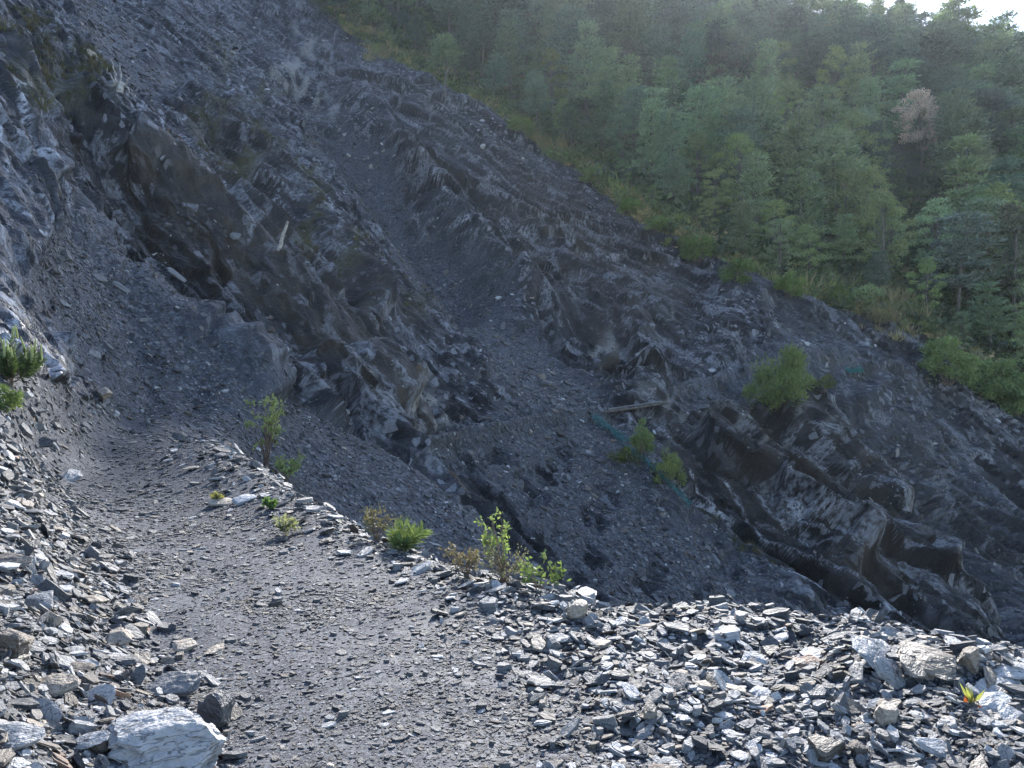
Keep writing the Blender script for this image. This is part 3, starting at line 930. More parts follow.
# ------------------------------------------------------------------ plant building
class Mesh:
    def __init__(self):
        self.v, self.f, self.n = [], [], 0

    def add(self, v, f):
        v = np.asarray(v, np.float32).reshape(-1, 3)
        self.v.append(v); self.f.append(np.asarray(f, np.int32).reshape(-1, 4) + self.n); self.n += len(v)

    def tube(self, pts, r0, r1, sides=5):
        pts = np.asarray(pts, np.float32); n = len(pts)
        d = norm(np.gradient(pts, axis=0))
        a = norm(np.cross(d, np.array([.31, .17, .93], np.float32))); b = np.cross(d, a)
        rr = np.linspace(r0, r1, n)
        th = np.arange(sides) * 2 * math.pi / sides
        ring = pts[:, None] + rr[:, None, None] * (np.cos(th)[None, :, None] * a[:, None] + np.sin(th)[None, :, None] * b[:, None])
        f = []
        for k in range(n - 1):
            for q_ in range(sides):
                f.append((k * sides + q_, k * sides + (q_ + 1) % sides, (k + 1) * sides + (q_ + 1) % sides, (k + 1) * sides + q_))
        self.add(ring.reshape(-1, 3), f)

    def blades(self, c, d, length, width, r):
        """flat leaves: centres' bases c (N,3), directions d (N,3)"""
        n = len(c); d = norm(d)
        s_ = norm(np.cross(d, r.normal(size=(n, 3))))
        ln = np.broadcast_to(np.asarray(length, np.float32), (n,))[:, None]; w = np.broadcast_to(np.asarray(width, np.float32), (n,))[:, None]
        v = np.stack([c - s_ * w * .22, c + s_ * w * .22, c + d * ln * .62 + s_ * w * .5, c + d * ln * .95 - s_ * w * .18], 1)
        v[:, 3] += d * ln * .05
        v2 = np.stack([c - s_ * w * .25, c + d * ln * .45 + s_ * w * .5, c + d * ln, c + d * ln * .45 - s_ * w * .5], 1)
        self.add(v2.reshape(-1, 3), np.arange(4 * n).reshape(-1, 4))

    def mesh(self, name, mat, smooth=False):
        v = np.concatenate(self.v); f = np.concatenate(self.f)
        me = bpy.data.meshes.new(name)
        me.vertices.add(len(v)); me.vertices.foreach_set('co', v.ravel())
        me.loops.add(f.size); me.loops.foreach_set('vertex_index', f.ravel())
        me.polygons.add(len(f)); me.polygons.foreach_set('loop_start', np.arange(0, f.size, 4, dtype=np.int32))
        me.update(calc_edges=True)
        if smooth:
            me.polygons.foreach_set('use_smooth', np.ones(len(f), bool))
        me.materials.append(mat)
        return me


def leaf_material(name, src='OBJECT', trans=.38):
    m, h, pb = material(name)
    if src == 'INSTANCER':
        cn = h.node('ShaderNodeAttribute', attribute_name='tint', attribute_type='INSTANCER').outputs['Color']
    else:
        cn = h.node('ShaderNodeObjectInfo').outputs['Color']
    g = h.node('ShaderNodeNewGeometry')
    rnd = g.outputs['Random Per Island']
    ob_ = h.node('ShaderNodeTexCoord').outputs['Object']
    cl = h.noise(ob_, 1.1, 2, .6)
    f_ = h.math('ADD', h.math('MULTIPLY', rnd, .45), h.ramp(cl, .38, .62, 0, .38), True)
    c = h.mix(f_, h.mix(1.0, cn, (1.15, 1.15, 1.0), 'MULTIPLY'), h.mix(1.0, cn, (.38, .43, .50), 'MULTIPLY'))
    h.put(pb.inputs['Base Color'], c)
    pb.inputs['Roughness'].default_value = .6
    pb.inputs['Specular IOR Level'].default_value = .25
    tr_ = h.node('ShaderNodeBsdfTranslucent'); h.put(tr_.inputs['Color'], h.mix(1.0, c, (1.25, 1.25, .8), 'MULTIPLY'))
    mx = h.node('ShaderNodeMixShader'); mx.inputs[0].default_value = trans
    h.l.new(pb.outputs[0], mx.inputs[1]); h.l.new(tr_.outputs[0], mx.inputs[2])
    h.l.new(mx.outputs[0], h.n['Material Output'].inputs['Surface'])
    return m


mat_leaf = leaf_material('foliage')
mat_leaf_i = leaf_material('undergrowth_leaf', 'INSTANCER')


def bark_material(name, a, b):
    m, h, pb = material(name)
    tc = h.node('ShaderNodeTexCoord').outputs['Object']
    nz = h.noise(tc, 6.0, 4, .6)
    h.put(pb.inputs['Base Color'], h.mix(h.ramp(nz, .3, .7), a, b))
    pb.inputs['Roughness'].default_value = .85
    h.put(pb.inputs['Normal'], h.bump(nz, .5, .05))
    return m


mat_bark = bark_material('bark', (.055, .045, .038), (.16, .14, .12))
mat_dead = bark_material('bleached_wood', (.20, .18, .155), (.46, .43, .39))
mat_twig = bark_material('twig', (.10, .065, .045), (.20, .14, .10))


def pine(seed, hgt, crown0, rad, mature):
    r = np.random.default_rng(seed)
    tk, cr = Mesh(), Mesh()
    bend = r.normal(size=2) * .035 * hgt
    tt = np.linspace(0, 1, 9)
    axis = np.stack([bend[0] * tt ** 1.6 + .012 * hgt * np.sin(tt * 7 + seed), bend[1] * tt ** 1.6, tt * hgt], 1)
    axis[0, 2] = -.6
    tk.tube(axis, .017 * hgt, .003 * hgt, 6)
    lev = int(r.integers(9, 12))
    for k in range(lev):
        t = crown0 + (1 - crown0) * (k + r.uniform(-.3, .3)) / (lev - .3)
        t = min(max(t, crown0 + .005), .99)
        if mature:
            prof = (1 - ((t - crown0) / (1 - crown0)) ** 2.2) ** .8 * .8 + .2
        else:
            prof = (1 - (t - crown0) / (1 - crown0)) ** .75 + .06
        nb = int(r.integers(3, 6)); a0 = r.random() * 7
        for b in range(nb):
            a = a0 + b * 2 * math.pi / nb + r.normal() * .3
            ln = rad * prof * r.uniform(.55, 1.15)
            base = np.array([np.interp(t, tt, axis[:, 0]), np.interp(t, tt, axis[:, 1]), t * hgt])
            up_ = r.uniform(-.05, .30) if mature else r.uniform(.1, .5)
            q_ = np.linspace(0, 1, 5)
            pts = base + np.stack([np.cos(a) * q_ * ln, np.sin(a) * q_ * ln, q_ * ln * up_ + .12 * ln * q_ ** 2.5], 1)
            tk.tube(pts, .0045 * hgt * (1.1 - t * .7), .001 * hgt, 3)
            nc = max(2, int(3.2 * ln / rad + 2))
            cen, dr = [], []
            for c_ in range(nc):
                f_ = .30 + .72 * (c_ + r.random()) / nc
                side = r.uniform(-1, 1) * ln * .26 * (1.15 - f_ * .6)
                p = base + np.array([np.cos(a) * f_ * ln - np.sin(a) * side, np.sin(a) * f_ * ln + np.cos(a) * side, f_ * ln * up_ + .12 * ln * f_ ** 2.5])
                m_ = int(r.integers(18, 30))
                rr = .036 * hgt * r.uniform(.7, 1.25)
                q2 = r.normal(size=(m_, 3)) * np.array([rr, rr, rr * .22])
                cen.append(p + q2)
                dr.append(q2 * .8 / rr + np.array([np.cos(a) * .5, np.sin(a) * .5, .55]) + r.normal(size=(m_, 3)) * .5)
            cen = np.concatenate(cen); dr = np.concatenate(dr)
            cr.blades(cen, dr, r.uniform(.30, .55, len(cen)) * hgt / 10, r.uniform(.10, .19, len(cen)) * hgt / 10, r)
    return tk.mesh('pine_trunk', mat_bark), cr.mesh('pine_crown', mat_leaf)


def broad(seed, hgt, rad, crown0, clumps=34, leaf=.20, dens=110):
    r = np.random.default_rng(seed)
    tk, cr = Mesh(), Mesh()
    tt = np.linspace(0, 1, 8); bd = r.normal(size=2) * .05 * hgt
    axis = np.stack([bd[0] * tt ** 1.5, bd[1] * tt ** 1.5, tt * hgt * .93], 1); axis[0, 2] = -.6
    tk.tube(axis, .018 * hgt, .004 * hgt, 6)
    for k in range(clumps):
        a = k * 2.399 + r.normal() * .3
        t = crown0 + (1 - crown0) * ((k + .5) / clumps) ** .85
        w = math.sin(math.pi * min(1, max(.12, (t - crown0) / (1 - crown0) * .86 + .12))) ** .75
        d = rad * w * r.uniform(.35, 1.05)
        c = np.array([np.interp(t, tt, axis[:, 0]) + math.cos(a) * d, np.interp(t, tt, axis[:, 1]) + math.sin(a) * d, t * hgt + r.normal() * .02 * hgt])
        b0 = max(.1, t - .16 - .1 * r.random())
        base = np.array([np.interp(b0, tt, axis[:, 0]), np.interp(b0, tt, axis[:, 1]), b0 * hgt * .93])
        q_ = np.linspace(0, 1, 4)[:, None]
        tk.tube(base + (c - base) * q_ + np.array([0, 0, .02 * hgt]) * np.sin(q_ * 3.1), .006 * hgt * (1.1 - t * .6), .0012 * hgt, 3)
        n = int(dens * r.uniform(.6, 1.3)); cr_ = rad * r.uniform(.17, .32)
        q2 = norm(r.normal(size=(n, 3))) * (r.random((n, 1)) ** .45) * np.array([cr_, cr_, cr_ * .45])
        cr.blades(c + q2, q2 / cr_ + r.normal(size=(n, 3)) * .7 + np.array([0, 0, .25]), leaf * r.uniform(.7, 1.3, n), leaf * .55 * r.uniform(.7, 1.3, n), r)
    return tk.mesh('tree_trunk', mat_bark), cr.mesh('tree_crown', mat_leaf)


def bush(seed, hgt, rad, clumps, dens, leaf, mat=None, spiky=0.0, width=.5):
    """many-stemmed shrub: returns (stems, foliage)"""
    r = np.random.default_rng(seed)
    tk, cr = Mesh(), Mesh()
    for k in range(clumps):
        a = r.random() * 6.283; d = rad * math.sqrt(r.random()) * .95
        t = (r.random() ** 1.0) * math.sqrt(max(0.05, 1 - (d / rad) ** 2 * .75))
        c = np.array([math.cos(a) * d, math.sin(a) * d, hgt * (.05 + .85 * t)])
        base = np.array([math.cos(a) * d * .15, math.sin(a) * d * .15, -.05 * hgt])
        q_ = np.linspace(0, 1, 5)[:, None]
        tk.tube(base + (c - base) * q_ + np.array([0, 0,   .04 * hgt]) * np.sin(q_ * 3.1), .006 * hgt, .002 * hgt, 4)
        n = int(dens * r.uniform(.5, 1.4)); cr_ = rad * r.uniform(.20, .40)
        q2 = norm(r.normal(size=(n, 3))) * (r.random((n, 1)) ** .5) * np.array([cr_, cr_, cr_ * (.8 + spiky)])
        cr.blades(c + q2, q2 / cr_ + r.normal(size=(n, 3)) * .6 + np.array([0, 0, .3 + spiky * 2]), leaf * r.uniform(.7, 1.3, n), leaf * width * r.uniform(.7, 1.3, n), r)
    return tk.mesh('shrub_stems', mat_twig), cr.mesh('shrub_foliage', mat_leaf)


# ------------------------------------------------------------------ the wood above the slide
PINES = [pine(100 + k, 10, .34, 2.3, True) for k in range(5)] + [pine(120 + k, 10, .12, 2.0, False) for k in range(4)]
TALLP = [pine(140 + k, 10, .55, 2.2, True) for k in range(3)]
BROAD = [broad(160 + k, 10, 2.9 + .3 * (k % 2), .18 + .08 * (k // 2), clumps=32 + 4 * (k % 2), leaf=.27, dens=105) for k in range(4)]
print('tree kinds', time.time() - T0)
TINT = {'pine': (.170, .225, .145), 'dark': (.120, .160, .135), 'light': (.245, .290, .140), 'young': (.215, .265, .170), 'pink': (.62, .48, .42), 'grey': (.16, .15, .115)}
GROUP_T = 'trees of the wood above the slide'


def tree(kind, p, hgt, label, tint, rz, name=None, j=None):
    tk, cr = kind
    o = empty(name or 'tree', p, label, 'tree', GROUP_T, rz)
    sc_ = hgt / 10.0
    o.scale = (sc_ * _r.uniform(.85, 1.15), sc_ * _r.uniform(.85, 1.15), sc_)
    child('trunk', tk, o); j = j or _r.uniform(.6, 1.5)
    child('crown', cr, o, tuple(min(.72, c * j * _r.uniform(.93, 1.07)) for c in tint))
    return o


taken = []


def free(p, d):
    for q_ in taken:
        if (q_[0] - p[0]) ** 2 + (q_[1] - p[1]) ** 2 < d * d:
            return False
    taken.append((p[0], p[1]))
    return True


def at_z(px, py, **k):
    p, n_ = ground_at(px, py, **k)
    return p


# the ones that stand out
PINK = broad(190, 10, 3.6, .30, clumps=60, leaf=.26, dens=95)
STAND = [
    (PINK, 920, 168, 12.5, 'pink', 'deciduous_tree', 'pinkish brown tree in bud amid the dark pines near the upper right'),
    (BROAD[1], 832, 118, 12.5, 'light', 'deciduous_tree', 'tall bright yellow-green tree rising above its neighbours left of the pinkish tree'),
    (BROAD[2], 790, 150, 11.0, 'light', 'deciduous_tree', 'pale green broad tree left of the tall yellow-green one'),
    (TALLP[0], 445, 92, 8.5, 'young', 'pine_tree', 'slender leaning pine with a long pale bare trunk at the rim of the slide'),
    (TALLP[1], 1000, 200, 17, 'dark', 'pine_tree', 'tall dark pine with a bare trunk right of the pinkish tree'),
    (TALLP[2], 965, 190, 17, 'dark', 'pine_tree', 'dark long-trunked pine close to the right of the pinkish tree'),
    (TALLP[1], 948, 150, 15, 'dark', 'pine_tree', 'dark flat-topped pine behind the pinkish tree'),
    (BROAD[3], 812, 282, 6.5, 'light', 'deciduous_tree', 'bright green rounded young tree just above the rim, right of the middle'),
    (BROAD[0], 775, 262, 7.0, 'light', 'deciduous_tree', 'yellow-green small tree above the rim beside the rounded bright one'),
    (BROAD[2], 928, 322, 7.0, 'light', 'deciduous_tree', 'light green bushy tree above the dry grass at the right end of the rim'),
    (BROAD[1], 706, 236, 4.5, 'light', 'deciduous_tree', 'little pale green tree standing at the rim left of the rounded bright tree'),
    (BROAD[3], 878, 225, 8.5, 'light', 'deciduous_tree', 'fresh green tree below the pinkish one'),
]
for kd, px, py, hg, tn, nm, lb in STAND:
    p = at_z(px, py, ymin=70)
    taken.append((p[0], p[1]))
    tree(kd, p, hg, lb, TINT[tn], _r.random() * 6.28, nm, 1.1)

COLZ = [(470, 'left of the slender leaning pine'), (560, 'right of the slender leaning pine'), (640, 'above the middle of the slide rim'), (730, 'left of the pale green broad tree'),
        (800, 'above the rounded bright young tree'), (860, 'under the tall yellow-green tree'), (930, 'in line with the pinkish tree'), (1000, 'right of the pinkish tree'), (9999, 'at the right edge')]


def zone(px, py, edge_d):
    c = next(n for x, n in COLZ if px < x)
    h_ = 'close to the rim' if edge_d < 45 else ('up the slope' if edge_d < 120 else ('high in the wood' if py > 60 else 'near the top'))
    return f'{h_} {c}'


size_names = lambda hg: 'small' if hg < 6.5 else ('medium' if hg < 10 else 'tall')
FOm = forest * (Yg < 245) * (PYg > -110) * (U < .78) * (U > -.30)
cand, _, ci, cj = sample(FOm * (1 + 1.2 * (Yg > 150)), 8000, np.random.default_rng(77))
_r.seed(21)
n_tree = 0
for k in range(len(cand)):
    p = cand[k]
    px, py = 512 + F * p[0] / p[1], 384 - F * (p[2] - CAMZ) / p[1]
    crest = p[1] > 170
    if px > 1070 or n_tree >= 400 or (py < -35 and p[1] < 190) or py < -75:
        continue
    edge_d = float(np.interp(px, rim[:, 0], rim[:, 1])) - py
    if any(abs(px - a) < wd and -12 < py - b < dn for a, b, wd, dn in ((920, 168, 40, 115), (832, 118, 26, 85), (790, 150, 22, 50), (445, 92, 18, 30), (812, 282, 16, 20), (928, 322, 18, 20))):
        continue
    if edge_d < 6 or not free(p, 3.5 + (p[1] - 80) * .012):
        continue
    right = px > 900
    hg = (_r.uniform(5.5, 10.5) + min(4.5, max(0, edge_d) * .05) + (2.5 if right and py < 250 else 0)) * 1.12
    if edge_d < 30:
        hg *= .70
    if crest:
        hg = _r.uniform(8, 11.5) if px > 750 or px < 590 else _r.uniform(3.0, 4.5)
    x = _r.random()
    if py < 110 or (right and py < 230):
        kd, tn, nm, ad = (_r.choice(PINES[:5] + TALLP[:2]), 'dark', 'pine_tree', 'dark blue-green pine') if x < .72 else (_r.choice(PINES), 'pine', 'pine_tree', 'mid green pine')
    elif x < .36:
        kd, tn, nm, ad = _r.choice(PINES), 'pine', 'pine_tree', 'mid green pine'
    elif x < .52:
        kd, tn, nm, ad = _r.choice(PINES[5:]), 'young', 'pine_tree', 'young grey-green pine'
    elif x < .86:
        kd, tn, nm, ad = _r.choice(BROAD), 'light' if _r.random() < .6 else 'young', 'deciduous_tree', 'fresh green leafy tree'; hg *= .82
    elif x < .96:
        kd, tn, nm, ad = _r.choice(PINES[:5]), 'dark', 'pine_tree', 'dark blue-green pine'
    else:
        kd, tn, nm, ad = _r.choice(BROAD), 'grey', 'deciduous_tree', 'greyish half-bare tree'
    zn = zone(px, py, edge_d)
    tree(kd, Vector(p.tolist()), hg, f'{size_names(hg)} {ad} {zn}', TINT[tn], _r.random() * 6.28, nm)
    n_tree += 1
print('trees', n_tree, time.time() - T0)

# undergrowth: leafy tufts and dry grass, too many to count
def tuft(seed, n, leaf, width, spread, up_):
    r = np.random.default_rng(seed); m = Mesh()
    c = r.normal(size=(n, 3)) * np.array([spread, spread, spread * .5]) + np.array([0, 0, spread * .7])
    m.blades(c, r.normal(size=(n, 3)) + np.array([0, 0, up_]), leaf * r.uniform(.6, 1.4, n), width * r.uniform(.6, 1.4, n), r)
    return np.concatenate(m.v), np.concatenate(m.f).tolist()


def grass_tuft(seed, n, hgt, width, spread):
    r = np.random.default_rng(seed); m = Mesh()
    c = r.normal(size=(n, 3)) * np.array([spread, spread, 0])
    m.blades(c, r.normal(size=(n, 3)) * np.array([.5, .5, .15]) + np.array([0, 0, 1.0]), hgt * r.uniform(.5, 1.2, n), width, r)
    return np.concatenate(m.v), np.concatenate(m.f).tolist()


def tuft_field(name, protos, weight, n, size, tints, label):
    p, nr, i, j = sample(weight, n)
    s_ = size * np.exp(rng.normal(size=n) * .35)
    rot = np.stack([rng.normal(size=n) * .12, rng.normal(size=n) * .12, rng.random(n) * 6.28], 1)
    o = scatter(name, protos, p, rot, np.stack([s_, s_, s_ * rng.uniform(.8, 1.2, n)], 1), rng.integers(0, len(protos), n), {}, mat_leaf_i, label)
    me = o.data
    tn = np.array(tints)[rng.integers(0, len(tints), n)] * rng.uniform(.7, 1.3, (n, 1))
    a = me.attributes.new('tint', 'FLOAT_VECTOR', 'POINT')
    a.data.foreach_set('vector', np.concatenate([np.zeros((len(me.vertices) - n, 3)), tn]).astype(np.float32).ravel())
    return o


TUFT = [tuft(k, 70, .34, .16, .42, .5) for k in range(4)]
GRAS = [grass_tuft(k, 46, 1.0, .05, .22) for k in range(4)]
rim_d = rimy - PYg
tuft_field('undergrowth', TUFT, FOm * (PXg < 1100) * (1 + (PYg < 120)), 10000, 1.2, [(.10, .13, .075), (.14, .18, .09), (.085, .11, .075), (.16, .15, .10)], 'low leafy undergrowth covering the woodland floor')
dryz = np.exp(-((rim_d - 6) / 9) ** 2) * forest * ((PXg > 330) & (PXg < 1060))
tuft_field('rim_grass', GRAS + TUFT[:2], dryz, 1500, .95, [(.36, .29, .16), (.30, .24, .14), (.15, .19, .08), (.22, .26, .11)], 'dry tan grass and weeds along the rim of the slide')
dryz2 = np.maximum(poly([(835, 280), (905, 300), (925, 330), (870, 325)], 8, 70, 100), poly([(335, 0), (395, 40), (420, 75), (370, 60)], 8, 110, 170))
tuft_field('dry_grass', GRAS, dryz2 * (Yg > 70), 320, 1.0, [(.36, .30, .19), (.26, .22, .14), (.20, .22, .11)], 'tall dry grass in two pale patches on the rim')
gz = poly([(62, 62), (85, 60), (100, 90), (85, 105), (65, 85)], 6, 35, 110) + .5 * poly([(0, 20), (30, 35), (50, 60), (0, 50)], 6, 30, 90) + .35 * poly([(690, 500), (760, 560), (800, 590), (740, 560)], 6, 40, 60) + .3 * moss
tuft_field('slope_grass', GRAS, gz * (1 - forest), 480, .40, [(.10, .09, .05), (.13, .11, .065), (.075, .075, .04)], 'sparse olive grass on the ledges of the slide')
print('undergrowth', time.time() - T0)

# single shrubs of the slide and its rim
SHRUB = [
    ('conifer_shrub', 776, 408, 5.2, 2.2, 34, 150, .34, (0.184, 0.224, 0.096), 'bushy yellow-green conifer shrub alone on the spur below the far path'),
    ('conifer_shrub', 642, 452, 2.6, .85, 20, 110, .20, (0.200, 0.248, 0.112), 'young light green conifer in the gully right under the footbridge'),
    ('conifer_shrub', 672, 482, 2.4, 1.0, 16, 90, .20, (0.208, 0.240, 0.096), 'yellow-green shrub below the young conifer in the gully'),
    ('shrub', 945, 385, 4.6, 2.4, 34, 130, .30, (0.208, 0.264, 0.112), 'big fresh green shrub at the right end of the rim'),
    ('shrub', 985, 395, 4.4, 2.4, 34, 130, .30, (0.184, 0.240, 0.104), 'green shrub between the big fresh one and the right edge'),
    ('shrub', 1016, 412, 4.4, 2.2, 30, 130, .30, (0.168, 0.224, 0.099), 'rounded green shrub cut by the right edge of the picture'),
    ('shrub', 866, 308, 3.4, 1.8, 26, 110, .26, (0.304, 0.368, 0.208), 'pale silvery green shrub above the dry grass'),
    ('shrub', 700, 262, 3.0, 1.8, 22, 110, .26, (0.136, 0.184, 0.064), 'olive green shrub on the rim under the little pale tree'),
    ('shrub', 738, 280, 2.8, 1.6, 22, 110, .26, (0.128, 0.176, 0.064), 'low dull green shrub on the rim, right of the olive one'),
    ('shrub', 630, 214, 2.4, 1.4, 20, 100, .24, (0.168, 0.240, 0.072), 'light green shrub on the rim of the slide, mid slope'),
    ('shrub', 520, 132, 2.4, 1.6, 20, 100, .28, (0.192, 0.232, 0.088), 'yellowish shrub on the rim near the white pebble patch'),
    ('shrub', 655, 232, 2.2, 1.3, 18, 90, .24, (.190, .240, .090), 'fresh green shrub on the rim, right of the light green one'),
    ('shrub', 676, 246, 1.8, 1.2, 16, 90, .22, (.170, .200, .080), 'small yellow-green shrub on the rim before the olive one'),
    ('shrub', 585, 180, 2.0, 1.3, 16, 90, .24, (.170, .210, .085), 'low green shrub on the rim left of the light green one'),
    ('shrub', 790, 296, 2.4, 1.6, 20, 100, .25, (.180, .235, .085), 'leafy green shrub on the rim under the rounded young tree'),
    ('shrub', 838, 304, 2.2, 1.4, 18, 100, .25, (.160, .200, .080), 'green shrub on the rim left of the silvery one'),
    ('shrub', 1010, 310, 4.0, 2.2, 28, 120, .30, (0.096, 0.152, 0.064), 'dark green shrub at the right edge below the tall pines'),
    ('shrub', 822, 390, 1.4, .9, 12, 70, .18, (0.120, 0.136, 0.056), 'dull olive shrub right behind the bushy conifer on the spur'),
    ('shrub', 628, 462, 1.0, 1.0, 12, 70, .16, (0.120, 0.128, 0.048), 'low olive tuft left of the young conifer in the gully'),
]
for k, (nm, px, py, hg, rd, cl, de, lf, tn, lb) in enumerate(SHRUB):
    p = at_z(px, py, ymin=30)
    st, fo_ = bush(300 + k, hg, rd, cl, de, lf, spiky=.35 if nm.startswith('con') else 0, width=.28 if nm.startswith('con') else .5)
    o = empty(nm, p, lb, 'shrub')
    child('stems', st, o); child('foliage', fo_, o, tn)
print('shrubs', time.time() - T0)

# ------------------------------------------------------------------ single stones
def boulder_mesh(seed, dims, cuts=9, layers=5, rough=.035, sub=12, lamp=.13):
    """a broken block: cube grid pulled to a rounded form, cut by planes, with split layers along its bedding"""
    r = np.random.default_rng(seed)
    g = np.linspace(-1, 1, sub)
    vs_, key, fs = [], {}, []

    def vid(p):
        k = tuple(np.round(p, 4))
        if k not in key:
            key[k] = len(vs_); vs_.append(p)
        return key[k]
    for ax in range(3):
        for sg in (-1, 1):
            for i in range(sub - 1):
                for j in range(sub - 1):
                    qd = []
                    for a, b in ((i, j), (i + 1, j), (i + 1, j + 1), (i, j + 1)):
                        p = np.zeros(3); p[ax] = sg; p[(ax + 1) % 3] = g[a]; p[(ax + 2) % 3] = g[b]
                        qd.append(vid(p))
                    fs.append(qd if sg > 0 else qd[::-1])
    v = np.array(vs_)
    v = v / np.linalg.norm(v, axis=1, keepdims=True) ** .55
    for k in range(cuts):
        n = norm(r.normal(size=3) * np.array([1, 1, .7])); d = r.uniform(.58, .86)
        e = v @ n - d
        v = v - np.maximum(e, 0)[:, None] * n
    v = v.astype(np.float32)
    nz = perlin(v * np.float32(1.6), seed % 40)
    lay_ = np.floor((v[:, 2] + nz * .12) * layers) * 2.3
    k = perlin(np.stack([lay_, np.round(np.arctan2(v[:, 1], v[:, 0]) * 1.6), lay_ * 0], 1).astype(np.float32) + np.float32(.37), seed % 31)
    v[:, :2] *= (1 + lamp * k)[:, None]
    v += (perlin(v * np.float32(5.0), seed % 23)[:, None] * rough * norm(v)).astype(np.float32)
    v = v * np.array(dims) * .5
    return v.tolist(), fs


ROCKN = 'slate_stone'
G_ST = 'loose slate pieces along the footpath'


def put_stone(me, p, nrm_, size, tone, hue, label, name, yaw=None, tilt=.12, lift=.2, group=None, cat='stone', tvec=None):
    o = bpy.data.objects.new(name, me); COL.objects.link(o)
    d = (Vector(nrm_) + (Vector(tvec) if tvec else Vector((_r.gauss(0, 1), _r.gauss(0, 1), 0)) * tilt)).normalized()
    qn = d.to_track_quat('Z', 'Y')
    qy = Euler((0, 0, yaw if yaw is not None else _r.random() * 6.28)).to_quaternion()
    o.rotation_mode = 'QUATERNION'; o.rotation_quaternion = qn @ qy
    o.scale = size if isinstance(size, tuple) else (size, size, size)
    o.location = Vector(p) + d * lift
    o.color = (tone, hue, 0, 1)
    o['label'] = label; o['category'] = cat
    if group:
        o['group'] = group
    return o


def px_m(p, px):
    return px * p[1] / F


